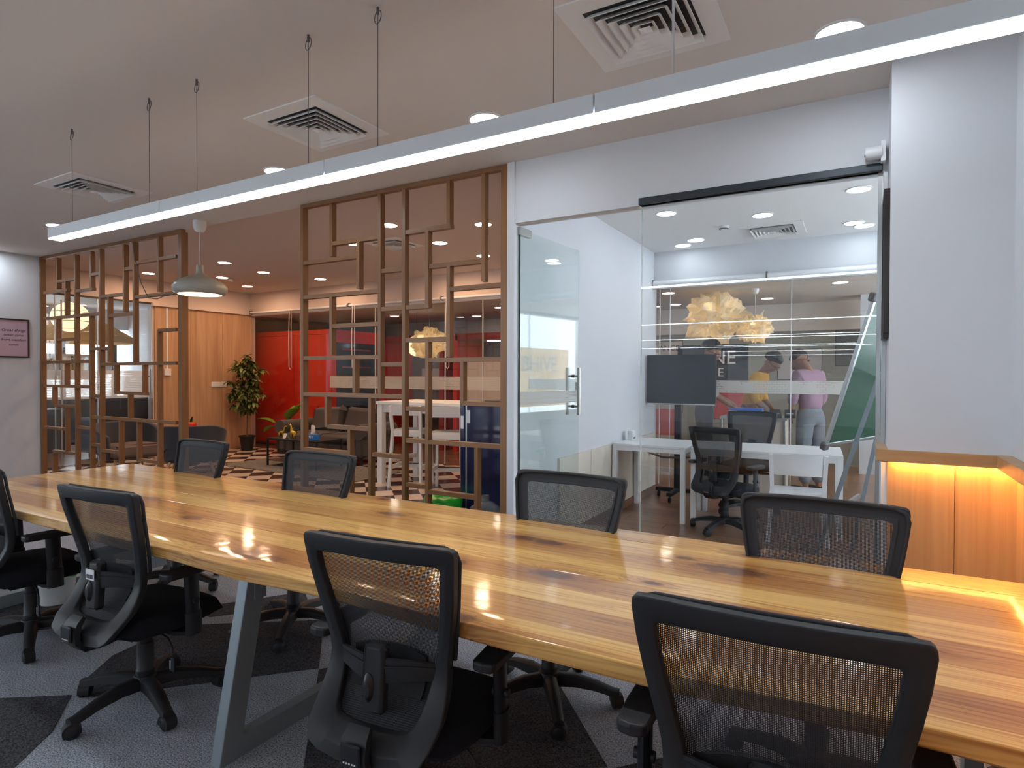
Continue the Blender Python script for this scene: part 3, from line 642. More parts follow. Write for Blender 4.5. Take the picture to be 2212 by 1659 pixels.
# ================================================================== LATTICE SCREENS
def lattice(name, label, x0, x1, V, H):
    root = thing(name, label, 'screen', (0, 0, 0)); pw, dp, th = 0.031, 0.052, 0.034
    def post(x, z0, z1, w=pw, d=dp):
        o = MB().box(0, w, 0, d, 0, z1-z0).build('post', M['lattice'], root); o.location = (x, D, z0); return o
    def rail(xa, xb, zt):
        o = MB().box(0, xb-xa, 0, dp-0.004, 0, th).build('rail', M['latticeh'], root); o.location = (xa, D+0.002, zt-th); return o
    post(x0, 0, CE-0.03, 0.034, 0.06); post(x1-0.06, 0, CE-0.03, 0.06, 0.075); rail(x0, x1, CE-0.002); rail(x0+0.034, x1-0.06, th)
    for x, a, b in V: post(x, a if a > 0.01 else 0.034, min(b, CE-0.04))
    for a, b, z in H: rail(a+0.005, b, z)
    return root
RV = [(-3.963, 2.477, 2.938), (-3.413, 1.303, 2.938), (-3.158, 0.0, 2.943), (-2.723, 2.581, 2.946), (-2.408, 2.144, 2.949), (-3.647, 2.174, 2.586), (-2.926, 1.997, 2.588), (-2.721, 1.597, 2.3), (-3.965, 1.627, 2.145), (-3.694, 1.304, 1.601), (-4.024, 0.999, 1.28), (-3.518, 0.0, 1.274), (-3.752, 0.0, 1.002), (-2.924, 0.0, 1.727), (-2.596, 1.244, 1.571), (-2.466, 0.0, 0.919)]
RH = [(-3.935, -3.411, 2.601), (-4.293, -3.615, 2.466), (-4.294, -3.413, 2.161), (-3.38, -3.159, 2.318), (-3.38, -3.159, 2.009), (-3.13, -2.686, 2.604), (-2.892, -2.408, 2.314), (-2.697, -2.239, 2.126), (-3.125, -2.892, 2.009), (-3.129, -2.721, 1.748), (-3.944, -3.413, 1.892), (-4.295, -3.411, 1.62), (-3.38, -3.158, 1.558), (-2.908, -2.238, 1.588), (-4.296, -3.158, 1.299), (-3.125, -2.924, 1.204), (-2.579, -2.24, 1.261), (-4.003, -3.518, 1.022), (-3.124, -2.239, 0.951), (-3.482, -3.158, 0.814), (-3.124, -2.923, 0.596), (-2.896, -2.466, 0.561), (-4.297, -3.74, 0.805)]
LV = [(-8.764, 2.521, 2.917), (-8.551, 2.177, 2.632), (-8.313, 0.0, 2.917), (-7.95, 2.466, 2.92), (-7.739, 0.0, 2.925), (-7.226, 2.16, 2.927), (-7.024, 1.583, 2.95), (-6.548, 2.344, 2.931), (-8.775, 1.627, 2.164), (-7.967, 0.0, 2.155), (-7.556, 1.596, 2.357), (-6.56, 0.0, 1.933), (-8.564, 1.319, 1.601), (-7.421, 1.245, 1.572), (-6.846, 1.245, 1.568), (-8.879, 1.058, 1.286), (-8.562, 0.485, 1.041), (-7.137, 0.953, 1.235), (-7.33, 0.0, 0.924), (-6.967, 0.485, 0.925), (-8.891, 0.0, 0.448)]
LH = [(-8.765, -8.299, 2.638), (-9.106, -8.491, 2.518), (-8.282, -7.898, 2.486), (-7.95, -7.728, 2.658), (-7.706, -7.227, 2.383), (-7.218, -7.02, 2.66), (-7.02, -6.214, 2.714), (-7.014, -6.217, 2.333), (-9.111, -7.733, 2.186), (-7.548, -7.025, 2.151), (-8.775, -8.309, 1.903), (-6.554, -6.22, 1.946), (-7.961, -7.552, 1.774), (-9.12, -7.962, 1.624), (-7.726, -6.222, 1.591), (-9.124, -7.966, 1.321), (-7.423, -6.798, 1.258), (-7.949, -7.744, 1.213), (-8.868, -8.319, 1.074), (-7.952, -6.227, 0.962), (-9.12, -8.561, 0.785), (-8.296, -7.972, 0.823), (-7.956, -7.744, 0.63), (-8.889, -8.327, 0.492), (-7.727, -7.33, 0.574), (-6.953, -6.56, 0.518)]
lattice('lattice_screen', 'larger-celled oak lattice screen beside the glass door', -4.325, -2.181, RV, RH)
lattice('lattice_screen', 'oak lattice screen at the far left beside the poster wall', -9.195, -6.112, LV, LH)

# ================================================================== CEILING FITTINGS
def diffuser(label, x, y, z, s=0.597, flat=False):
    root = thing('ceiling_diffuser', label, 'air vent', (x, y, z)); h = s/2
    fr = MB(); inn = h*0.70
    for a, b in (((-h, -h), (h, -inn)), ((-h, inn), (h, h)), ((-h, -inn), (-inn, inn)), ((inn, -inn), (h, inn))): fr.box(a[0], b[0], a[1], b[1], -0.008, 0.0)
    fr.build('frame', M['ceil_white'], root)
    MB().box(-inn, inn, -inn, inn, -0.003, -0.001).build('dark_duct', M['frameblack'], root)
    n = 5
    for i in range(n):
        r0 = inn*(1.0 - i/n*0.92); r1 = r0 - inn*0.135; z0 = -0.004; z1 = -0.030
        lv = MB()
        # sloped square ring: top outer edge to lower inner edge
        A = [(-r1, -r1, z0), (r1, -r1, z0), (r1, r1, z0), (-r1, r1, z0)]; B = [(-r0+0.004, -r0+0.004, z1), (r0-0.004, -r0+0.004, z1), (r0-0.004, r0-0.004, z1), (-r0+0.004, r0-0.004, z1)]
        lv.add(A + B + [(p[0], p[1], p[2]-0.002) for p in A] + [(p[0], p[1], p[2]-0.003) for p in B], [f for k in range(4) for f in ((k, (k+1) % 4, 4+(k+1) % 4, 4+k), (8+k, 12+k, 12+(k+1) % 4, 8+(k+1) % 4), (4+k, 4+(k+1) % 4, 12+(k+1) % 4, 12+k), (k, 8+k, 8+(k+1) % 4, (k+1) % 4))])
        lv.build('louvre', M['ceil_white'], root)
    c = inn*0.12
    MB().add([(-c, -c, -0.030), (c, -c, -0.030), (c, c, -0.030), (-c, c, -0.030), (0, 0, -0.042)], [(0, 1, 4), (1, 2, 4), (2, 3, 4), (3, 0, 4), (3, 2, 1, 0)]).build('centre_cap', M['ceil_white'], root)
    return root
diffuser('large square ceiling vent nearest the camera, above the linear lamp', -0.805, 2.555, CE)
diffuser('square ceiling vent with a suspension wire crossing it, middle of the ceiling', -2.866, 2.615, CE)
diffuser('smallest-looking square ceiling vent at the far left of the beige ceiling', -5.415, 2.59, CE)
diffuser('square ceiling vent inside the glass meeting room', -0.79, 6.95, 3.01, 0.6)
diffuser('square ceiling vent of the lounge seen through the lattice screen', -5.05, 5.83, 3.10, 0.55)
def downlight(label, x, y, z, m_, r=0.088):
    root = thing('downlight', label, 'downlight', (x, y, z))
    MB().lathe([(r+0.012, 0.0), (r+0.012, -0.006), (r, -0.008), (r, -0.003)], 28).build('trim_ring', M['white'], root, 40)
    MB().lathe([(r, -0.004), (0, -0.004)], 28).build('lens', M[m_], root)
    return root
for lab, x, y in (('cool round downlight above the left end of the linear lamp', -7.10, 3.05), ('round downlight just above the linear lamp, second from the left end', -3.763, 3.05), ('round downlight above the middle of the linear lamp', -1.926, 3.04), ('largest-looking round downlight above the right part of the linear lamp', -0.084, 3.04), ('round downlight at the very left edge near the white wall', -8.93, 3.12)):
    downlight(lab, x, y, CE, 'e_cool', 0.095)
for lab, x, y in (('meeting room downlight above the television', -1.60, 5.75), ('meeting room downlight in the middle of the ceiling', -0.81, 6.26), ('meeting room downlight nearest the column', -0.006, 5.79), ('upper of the two close meeting room downlights by the column', -0.045, 7.02), ('lower of the two close meeting room downlights by the column', 0.045, 7.20), ('right one of the two small meeting room downlights at the back left', -1.616, 7.03), ('left one of the two small meeting room downlights at the back left', -1.815, 7.24)):
    downlight(lab, x, y, 3.01, 'e_office')
k = (3.10-1.45)/(2.97-1.45)
for lab, x, y in (('warm lounge downlight at upper right of the sage pendant lamp', -7.431, 5.149), ('warm lounge downlight farthest right in the gap between screens', -7.624, 5.913), ('warm lounge downlight close beside the sage pendant lamp', -8.587, 5.909), ('warm lounge downlight lowest, beside the smoke detector', -9.05, 6.70), ('warm lounge downlight above the red booth, just inside the larger screen', -7.36, 6.76), ('warm lounge downlight seen through the left screen', -9.209, 5.134), ('warm lounge downlight upper left of centre behind the larger screen', -4.12, 4.678), ('warm lounge downlight partly hidden by a rail at the left of the larger screen', -5.046, 5.137), ('warm lounge downlight near the middle of the larger screen', -4.153, 5.578), ('warm lounge downlight at the upper right of the larger screen', -3.266, 5.111), ('warm lounge downlight behind the right post of the larger screen', -4.117, 6.444), ('small warm lounge downlight lower middle behind the larger screen', -5.06, 6.75)):
    downlight(lab, x*k, y*k if y*k < 7.85 else 7.8, 3.10, 'e_warm')
for lab, x, y in (('corridor downlight left of the paper lamps', -2.43, 8.86), ('second corridor downlight left of the paper lamps', -2.70, 10.3), ('corridor downlight right of the paper lamps', -1.24, 10.2), ('corridor downlight near the column', -0.21, 8.92), ('corridor downlight behind the lounge, left', -8.3, 9.6), ('corridor downlight behind the lounge, right', -5.6, 9.3), ('corridor downlight behind the lounge, middle', -6.8, 10.4)):
    downlight(lab, x, y, 2.68, 'e_back')
def smoke(label, x, y, z):
    r_ = thing('smoke_detector', label, 'smoke detector', (x, y, z)); MB().lathe([(0, -0.035), (0.03, -0.035), (0.045, -0.02), (0.055, -0.005), (0.055, 0)], 20).build('dome', M['whiteplastic'], r_, 40); MB().lathe([(0.04, -0.018), (0.05, -0.024), (0.048, -0.028), (0.035, -0.030)], 20).build('vent_ring', M['cord'], r_, 40)
smoke('white smoke detector on the lounge ceiling', -9.4, 6.65, 3.10); smoke('white smoke detector on the meeting room ceiling', -1.22, 6.55, 3.01)

# ---- suspended linear lamp
def linear_lamp(label, loc):
    root = thing('linear_lamp', label, 'pendant lamp', loc)
    secs = [(-4.41, -3.20), (-3.20, -1.983), (-1.983, -0.752), (-0.752, 0.53)]
    for i, (a, b) in enumerate(secs):
        g = 0.002
        hb = MB(); hb.box(a+g, b-g, -0.037, 0.037, 0.006, 0.072); h_ = hb.build('housing', M['lamp_body'], root); mod_bevel(h_, 0.003, 2)
        MB().box(a+g+0.001, b-g-0.001, -0.035, 0.035, 0.0, 0.0059).build('diffuser', M['e_linear'], root)
    mod_bevel(MB().box(-4.416, -4.409, -0.037, 0.037, 0.002, 0.072).build('end_cap', M['lamp_body'], root), 0.003)
    for i, x in enumerate((-4.23, -3.39, -2.96, -2.14, -1.73, -0.925, -0.51, 0.25)):
        w = MB(); w.tube([(x, 0.02, 0.07), (x, 0.02, 0.67)], 0.0016 if x != -0.51 else 0.005, 6); wo_ = w.build('suspension_wire', M['cord'] if x != -0.51 else M['cordwhite'], root)
        hk = MB(); hk.cyl((x, 0.02, 0.64), (x, 0.02, 0.67), 0.006, n=8)
        pts = [(x + 0.018*math.sin(t)*(1 if i % 2 else -1), 0.02+0.004*math.cos(t), 0.63 + 0.03*math.cos(t)*1.0) for t in [q*2*PI/12 for q in range(13)]]
        hk.tube(pts, 0.002, 5); hk.build('hook', M['cord'], wo_)
        cl = MB(); cl.tube([(x-0.05, 0.0, 0.073), (x-0.02, 0.0, 0.085), (x+0.01, 0.01, 0.078), (x, 0.02, 0.10)], 0.0025, 5); cl.build('clip', M['alu'], wo_)
    return root
ll = linear_lamp('long white linear lamp hanging on wires over the table', (0, 1.877, 2.298))
for i, (x, y) in enumerate(((-0.2, -2.25), (-5.2, -2.25), (-0.2, -6.4), (-5.2, -6.4), (-0.2, -10.6), (-5.2, -10.6))):
    c = dup(ll, (x, y, 2.298), 0, ('right', 'left')[i % 2] + ' lamp of the ' + ('nearest', 'middle', 'farthest')[i//2] + ' lamp row mirrored as a line in the office glass', 'linear lamp rows behind the camera')
# pendant with sage shade
pdx, pdy = -5.655, 3.65
pd = thing('pendant_lamp', 'sage green dish pendant lamp hanging between the two screens', 'pendant lamp', (pdx, pdy, 0))
MB().lathe([(0.0, 2.86), (0.03, 2.86), (0.05, 2.88), (0.062, 2.92), (0.062, CE)], 20).build('ceiling_cup', M['ceil_white'], pd, 40)
MB().cyl((0, 0, 2.53), (0, 0, 2.88), 0.004, n=8).build('cord', M['cordwhite'], pd)
sh = [(0.032, 2.535), (0.034, 2.47), (0.045, 2.45), (0.075, 2.43), (0.15, 2.40), (0.225, 2.36), (0.248, 2.325), (0.248, 2.29), (0.235, 2.262), (0.205, 2.243)]
MB().lathe([(0.0, 2.537), (0.032, 2.535)] + sh[1:] + [(0.198, 2.245), (0.228, 2.27), (0.240, 2.30), (0.235, 2.33), (0.2, 2.36)], 40).build('shade', M['shade'], pd, 50)
MB().lathe([(0.205, 2.250), (0.0, 2.247)], 40).build('lens', emis('pendant_glass', (1.0, 0.80, 0.55), 2.2), pd)

# ================================================================== LONG TABLE
tb = thing('conference_table', 'long glossy pine conference table with live edge on grey steel legs', 'table', (0, 0, 0))
TX0, TX1, TZ = -4.97, 0.53, 0.75
edges = [1.41, 1.515, 1.665, 1.80, 1.955, 2.125, 2.30, 2.47, 2.638]
tones = [0.10, 0.75, 0.05, 0.70, 0.0, 0.50, 0.12, 0.45]
def yfront(x): return 1.411 + max(0, (x+0.8))*0.035 + 0.010*math.sin(x*3.1) + 0.006*math.sin(x*7.7+1)
for i in range(8):
    y0, y1 = edges[i], edges[i+1]; mb = MB()
    if i == 0:
        n = 90; rows = []
        for q in range(n+1):
            x = TX0 + (TX1-TX0)*q/n; yf = yfront(x); dn = 0.006*math.sin(x*5+2)
            rows.append([(x, y1-0.0006, TZ-0.048), (x, yf+0.006+dn, TZ-0.048), (x, yf+0.001+dn*0.6, TZ-0.042), (x, yf, TZ-0.004), (x, yf+0.002, TZ-0.001), (x, yf+0.005, TZ), (x, y1-0.0006, TZ)])
        for q in range(n):
            mb.grid([rows[q], rows[q+1]])
        mb.add(rows[0], [tuple(range(7))]); mb.add(rows[-1], [tuple(range(6, -1, -1))])
        mb.add([rows[0][0], rows[0][6], rows[-1][6], rows[-1][0]], [(0, 1, 2, 3)])
        o = mb.build('plank', M['table'], tb, 28)
    else:
        o = mod_bevel(mb.box(TX0, TX1, y0+0.0003, y1-0.0003, TZ-0.048, TZ).build('plank', M['table'], tb), 0.0012 if i < 7 else 0.004, 2)
    o['tone'] = tones[i]
def legframe(x):
    r_ = empty('leg_frame'); r_.parent = tb; r_.location = (x, 0, 0); w = 0.055
    fy0, fy1, ty0, ty1 = 1.37, 2.68, 1.50, 2.55
    M4 = Matrix(((0, 0, 1, 0), (1, 0, 0, 0), (0, 1, 0, 0), (0, 0, 0, 1)))
    z1 = TZ-0.048
    mod_bevel(MB().prism([(fy0, 0), (fy0+0.085, 0), (ty0+0.085, z1), (ty0, z1)], -w/2, w/2, M4).build('leg', M['steel'], r_), 0.003)
    mod_bevel(MB().prism([(fy1-0.085, 0), (fy1, 0), (ty1, z1), (ty1-0.085, z1)], -w/2, w/2, M4).build('leg', M['steel'], r_), 0.003)
    mod_bevel(MB().prism([(fy0+0.06, 0), (fy1-0.06, 0), (fy1-0.07, 0.08), (fy0+0.07, 0.08)], -w/2+0.001, w/2-0.001, M4).build('floor_bar', M['steel'], r_), 0.003)
    MB().box(w/2, w/2+0.006, ty0+0.02, ty0+0.07, z1-0.12, z1).build('bracket', M['steel'], r_); MB().cyl((w/2+0.005, ty0+0.045, z1-0.075), (w/2+0.011, ty0+0.045, z1-0.075), 0.007, n=10).build('bolt', M['chrome'], r_, 40)
    MB().box(-w/2, w/2, ty0, ty1, z1-0.03, z1).build('top_bar', M['steel'], r_)
for x in (-2.045, -4.60, 0.36): legframe(x)

# ================================================================== MESH OFFICE CHAIR
def lerp_tab(tab, t):
    for (a, va), (b, vb) in zip(tab, tab[1:]):
        if (a-t)*(b-t) <= 0:
            u = (t-a)/(b-a) if b != a else 0; u = u*u*(3-2*u)*0.5 + u*0.5
            return va + (vb-va)*u
    return tab[0][1] if t > tab[0][0] else tab[-1][1]
YP = [(0.985, -0.212), (0.90, -0.196), (0.80, -0.172), (0.70, -0.148), (0.62, -0.138), (0.56, -0.148), (0.50, -0.190), (0.44, -0.248), (0.40, -0.276), (0.36, -0.275)]
def make_chair(label, group, wide=1.0, dz=0.0):
    root = thing('office_chair', label, 'chair', (0, 0, 0), 0, group)
    def yb(x, z): return lerp_tab(YP, z) - 0.028*(1-min(1, (x/0.26)**2))*max(0, min(1, (z-0.45)/0.4))
    O = [(0, .984), (.12, .984), (.222, .983), (.248, .981), (.257, .974), (.259, .956), (.252, .89), (.242, .82), (.229, .75), (.217, .69), (.210, .65), (.207, .61), (.208, .57), (.212, .53), (.213, .49), (.206, .445), (.186, .405), (.150, .382), (.09, .372), (0, .368)]
    I = [(0, .930), (.11, .930), (.192, .928), (.203, .926), (.210, .920), (.2105, .908), (.206, .87), (.197, .81), (.186, .75), (.174, .69), (.165, .65), (.158, .61), (.152, .57), (.147, .53), (.142, .50), (.134, .475), (.118, .462), (.09, .456), (.05, .454), (0, .453)]
    full = lambda L: L + [(-x, z) for x, z in reversed(L[1:-1])]
    o2, i2 = full(O), full(I); n = len(o2); t = 0.030; vs = []
    for (ox, oz), (ix, iz) in zip(o2, i2):
        mx, mz = (ox+ix)/2, (oz+iz)/2
        for (x, z, d) in ((ox, oz, -0.006), (ox, oz, t-0.006), (ix, iz, t-0.004), (ix, iz, 0.0), (mx, mz, -0.010)):
            vs.append((x*wide, yb(x, z) + d, z+dz))
    fs = []
    for k in range(n):
        a, b = k*5, ((k+1) % n)*5
        for p, q in ((0, 1), (1, 2), (2, 3), (3, 4), (4, 0)): fs.append((a+p, b+p, b+q, a+q))
    bm_ = MB().add(vs, fs); fr = bm_.build('back_frame', M['black'], root, 50)
    mod_bevel(fr, 0.004, 2)
    # woven mesh stretched in the frame
    mb = MB(); mb.uv = []; P = []
    zs = [0.945 - 0.495*i/26 for i in range(27)]
    hw = lambda z: lerp_tab([(z_, x_) for x_, z_ in ((.212, .945), (.212, .915), (.206, .87), (.197, .81), (.186, .75), (.174, .69), (.165, .65), (.158, .61), (.152, .57), (.147, .53), (.142, .50), (.12, .45))], z) + 0.012
    for z in zs:
        row = []; w = hw(z)
        for j in range(19):
            x = w*(j/9-1); row.append((x*wide, yb(x, z) + t + 0.001, z+dz)); mb.uv.append((x*wide, z))
        P.append(row)
    mb.grid(P); mb.build('back_mesh', M['mesh'], root, 'all')
    # rim of upholstery peeking over the frame
    rim = MB(); pts = [((x)*wide, yb(x, z)+t+0.004, z+dz-0.004) for x, z in ([(-.207, .64), (-.219, .72), (-.236, .81), (-.248, .89), (-.254, .94), (-.247, .968), (-.215, .981), (-.12, .984), (0, .985), (.12, .984), (.215, .981), (.247, .968), (.254, .94), (.248, .89), (.236, .81), (.219, .72), (.207, .64)])]
    rim.tube(pts, 0.007, 8); rim.build('mesh_rim', M['meshband'], root, 60)
    # lumbar support: spine plate, two curved arms, adjusting knob, pad
    lum = empty('lumbar_support'); lum.parent = root; lum.location = (0, 0, dz)
    M4 = Matrix.Translation((0, -0.205, 0.575)) @ Euler((R(-4), 0, 0)).to_matrix().to_4x4()
    mod_bevel(MB().cbox(-0.036, 0.036, -0.018, 0.018, -0.085, 0.105, 0.008, M4).build('spine_plate', M['black'], lum), 0.004)
    for s in (-1, 1):
        pts = []; scs = []
        for q in range(9):
            u = q/8; x = s*(0.03 + 0.150*u); pts.append((x*(wide if q > 4 else 1), -0.205 + 0.075*u**1.6, 0.612 - 0.012*u + 0.008*math.sin(u*PI))); scs.append((1, 1.0 - 0.35*u))
        MB().sweep(pts, [(-0.006, -0.036), (0.004, -0.036), (0.006, 0.0), (0.004, 0.034), (-0.006, 0.034)], (0, 0, 1), scs).build('arm', M['black'], lum, 40)
        MB().sweep([(p[0], p[1]-0.006, p[2]+0.012) for p in pts], [(-0.003, -0.003), (0.003, -0.003), (0.003, 0.003), (-0.003, 0.003)], (0, 0, 1)).build('rib', M['blackgloss'], lum, 40)
    kn = MB(); kn.lathe([(0.0, 0.012), (0.012, 0.012), (0.02, 0.0)], 14, fn=lambda p, t_: Vector((p.x, -p.z, p.y*2.2))); kk_ = kn.build('knob', M['blackgloss'], lum, 40); kk_.location = (-0.012, -0.224, 0.56)
    pad = MB(); PP = [[(0.125*u*wide, yb(0.1*u, 0.58+0.06*v)+0.036 - 0.02*(abs(u)**3), 0.58+0.065*v*(1-0.15*u*u)) for v in (-1, -.5, 0, .5, 1)] for u in (-1, -.75, -.4, 0, .4, .75, 1)]
    pad.slab(PP, (0, 0.014, 0)); pad.build('pad', M['meshband'], lum, 50)
    # lower rear bracket with maker's marks
    br = empty('rear_bracket'); br.parent = root; br.location = (0, 0, dz)
    pts = [(0, -0.268, 0.478), (0, -0.290, 0.455), (0, -0.300, 0.42), (0, -0.296, 0.385), (0, -0.265, 0.352), (0, -0.19, 0.345), (0, -0.08, 0.36)]
    MB().sweep(pts, [(-0.043, -0.012), (0.043, -0.012), (0.043, 0.010), (0.03, 0.017), (-0.03, 0.017), (-0.043, 0.010)], (0, 0.9, 0.45), [(0.8, 0.7), (0.95, 1), (1, 1), (1, 1), (0.95, 1), (0.9, 1), (0.9, 1)]).build('hook_bar', M['black'], br, 35)
    mod_bevel(MB().cbox(-0.033, 0.033, -0.3225, -0.314, 0.392, 0.455, 0.004).build('badge_plate', M['blackgloss'], br), 0.002)
    mk = MB()
    for q in range(5): mk.box(-0.020+q*0.009, -0.015+q*0.009, -0.3235, -0.3224, 0.402, 0.406)
    mk.build('badge_mark', M['sticker'], br)
    # seat
    st_ = MB(); NU, NV = 17, 15; top = []; bot = []
    for i in range(NU):
        u = -1 + 2*i/(NU-1); rt = []; rb_ = []
        for j in range(NV):
            v = -1 + 2*j/(NV-1)
            # squircle mapping of the unit square
            x = u*math.sqrt(max(0, 1-v*v*0.30)); y = v*math.sqrt(max(0, 1-u*u*0.30)); e_ = max(abs(u), abs(v))
            r_ = 1-e_**6
            px, py = 0.262*x/0.98, 0.015 + 0.245*y
            zt = 0.395 + 0.062*(r_**0.5) + 0.006*(u*u) - 0.018*max(0, v)**2; rt.append((px, py, zt+dz)); rb_.append((px*0.97, py*0.97, 0.385 - 0.018*(r_**0.5)+dz))
        top.append(rt); bot.append(rb_)
    st_.grid(top); st_.grid([row[::-1] for row in bot])
    ring = [(i, 0) for i in range(NU)] + [(NU-1, j) for j in range(1, NV)] + [(i, NV-1) for i in range(NU-2, -1, -1)] + [(0, j) for j in range(NV-2, 0, -1)]
    rv = [top[i][j] for i, j in ring] + [bot[i][j] for i, j in ring]; L_ = len(ring)
    st_.add(rv, [(k, L_+k, L_+(k+1) % L_, (k+1) % L_) for k in range(L_)])
    st_.build('seat', M['blackfab'], root, 'all')
    mod_bevel(MB().cbox(-0.09, 0.09, -0.12, 0.10, 0.325+dz, 0.375+dz, 0.012).build('tilt_mechanism', M['black'], root), 0.004)
    # armrests
    for s in (-1, 1):
        ar = empty('armrest'); ar.parent = root; ar.location = (s*0.295*(1+(wide-1)*0.3), 0, dz)
        pr = [(0.017*math.cos(a_), 0.033*math.sin(a_)) for a_ in [q*2*PI/14 for q in range(14)]]
        MB().sweep([(0, 0.02, 0.355), (0, 0.018, 0.45)], [(x*1.25, y*1.12) for x, y in pr], (0, 1, 0)).build('outer_sleeve', M['black'], ar, 40)
        MB().sweep([(0, 0.018, 0.43), (s*-0.004, 0.010, 0.62)], pr, (0, 1, 0)).build('post', M['blackgloss'], ar, 40)
        MB().cyl((-0.026, 0.016, 0.50), (0.026, 0.016, 0.50), 0.014, n=14).build('button', M['black'], ar, 40)
        pd_ = MB(); poly = [(-0.036, -0.10), (-0.028, -0.115), (0.0, -0.12), (0.028, -0.115), (0.036, -0.10), (0.041, 0.0), (0.040, 0.09), (0.03, 0.122), (0.0, 0.128), (-0.03, 0.122), (-0.040, 0.09), (-0.041, 0.0)]
        pd_.prism(poly, 0.615, 0.645); mod_bevel(pd_.build('pad', M['black'], ar), 0.008, 3)
        MB().sweep([(0, 0.02, 0.365), (-s*0.08, 0.02, 0.350), (-s*0.22, 0.02, 0.348)], [(-0.035, -0.008), (0.035, -0.008), (0.035, 0.008), (-0.035, 0.008)], (0, 0, 1)).build('bracket', M['black'], ar, 40)
    lv = MB(); lv.tube([(0.10, -0.02, 0.345+dz), (0.20, -0.03, 0.335+dz), (0.235, -0.035, 0.30+dz), (0.237, -0.036, 0.255+dz)], 0.005, 8); lvo = lv.build('lever', M['blackgloss'], root, 60)
    MB().box(0.222, 0.252, -0.040, -0.032, 0.205+dz, 0.262+dz).build('tag', M['black'], lvo); MB().box(0.226, 0.230, -0.042, -0.040, 0.215+dz, 0.25+dz).build('tag_print', M['sticker'], lvo)
    # gas column and five-star base
    MB().lathe([(0.036, 0.10), (0.038, 0.15), (0.034, 0.155), (0.033, 0.27), (0.028, 0.275), (0.027, 0.33+dz), (0.0, 0.33+dz)], 18).build('gas_column', M['black'], root, 40)
    bs = MB(); bs.lathe([(0.0, 0.075), (0.05, 0.075), (0.052, 0.11), (0.045, 0.128), (0.036, 0.132)], 20)
    for q in range(5):
        a_ = R(54 + 72*q); d = Vector((math.cos(a_), math.sin(a_), 0))
        pts = [d*0.035 + Vector((0, 0, 0.104)), d*0.12 + Vector((0, 0, 0.108)), d*0.21 + Vector((0, 0, 0.094)), d*0.28 + Vector((0, 0, 0.074)), d*0.312 + Vector((0, 0, 0.070))]
        bs.sweep(pts, [(-0.026, -0.022), (0.026, -0.022), (0.022, 0.008), (0.010, 0.016), (-0.010, 0.016), (-0.022, 0.008)], (0, 0, 1), [(1.25, 1.3), (1.15, 1.2), (1.0, 0.95), (0.9, 0.75), (0.85, 0.7)])
    bs.build('star_base', M['black'], root, 40)
    for q in range(5):
        a_ = R(54 + 72*q); cs = empty('caster'); cs.parent = root; cs.location = (0.30*math.cos(a_), 0.30*math.sin(a_), 0); cs.rotation_euler = (0, 0, a_ + R(35 + 40*q))
        for s in (-1, 1): MB().lathe([(0.0, 0.025*s), (0.020, 0.024*s), (0.031, 0.018*s), (0.031, 0.004*s), (0.0, 0.004*s)], 18, fn=lambda p, t_: Vector((p.x, p.z, p.y+0.031))).build('wheel', M['black'], cs, 40)
        hd_ = MB(); pr = [(0.033*math.cos(t_), 0.033*math.sin(t_)+0.031) for t_ in [R(-20+20*w_) for w_ in range(13)]]
        M4 = Matrix(((1, 0, 0, 0), (0, 0, 1, 0), (0, 1, 0, 0), (0, 0, 0, 1)))
        hd_.prism(pr, -0.022, 0.022, M4); hd_.build('hood', M['black'], cs, 40); MB().cyl((0, 0, 0.05), (0, 0, 0.075), 0.008, n=8).build('stem', M['black'], cs)
    return root
near = make_chair('black mesh chair with a white barcode label, second from the left on the near side', 'mesh chairs around the long table')
near.location = (-2.726, 1.498, 0); near.rotation_euler = (0, 0, R(3.8))
stk = MB().box(-0.028, 0.028, -0.2292, -0.2272, 0.612, 0.655).build('barcode_label', M['sticker'], near)
bars_ = MB()
for q in range(9): bars_.box(-0.022+q*0.005, -0.0195+q*0.005+0.001*(q % 2), -0.2299, -0.2291, 0.618, 0.634)
bars_.build('barcode', M['ink'], stk)
near2 = make_chair('black mesh chair on the near side of the table, right of the grey steel leg', 'mesh chairs around the long table'); near2.location = (-1.212, 1.50, 0); near2.rotation_euler = (0, 0, R(6))
near3 = make_chair('closest black mesh chair, at the bottom right of the picture', 'mesh chairs around the long table', 1.04, 0.010); near3.location = (-0.152, 1.452, 0); near3.rotation_euler = (0, 0, R(2.4))
dup(near2, (-3.88, 1.53, 0), R(-6), 'black mesh chair cut off by the left edge of the picture')
far = make_chair('wide mesh chair back on the far side in front of the column', 'mesh chairs around the long table', 1.10, 0.002); far.location = (-0.12, 2.36, 0); far.rotation_euler = (0, 0, R(179))
dup(far, (-1.19, 2.42, 0), R(178), 'mesh chair on the far side in front of the glass door')
dup(far, (-2.79, 2.36, 0), R(180), 'mesh chair on the far side in front of the dark sofa and checker floor')
dup(far, (-4.03, 2.42, 0), R(178), 'mesh chair on the far side below the sage pendant lamp')
dup(near2, (-1.07, 5.90, 0), R(-20), 'black mesh chair with its back to us at the white desk in the meeting room', 'meeting room chairs')
offc = make_chair('black mesh chair facing us behind the white desk', 'meeting room chairs', 1.0, 0.09); offc.location = (-1.02, 6.80, 0); offc.rotation_euler = (0, 0, R(172))

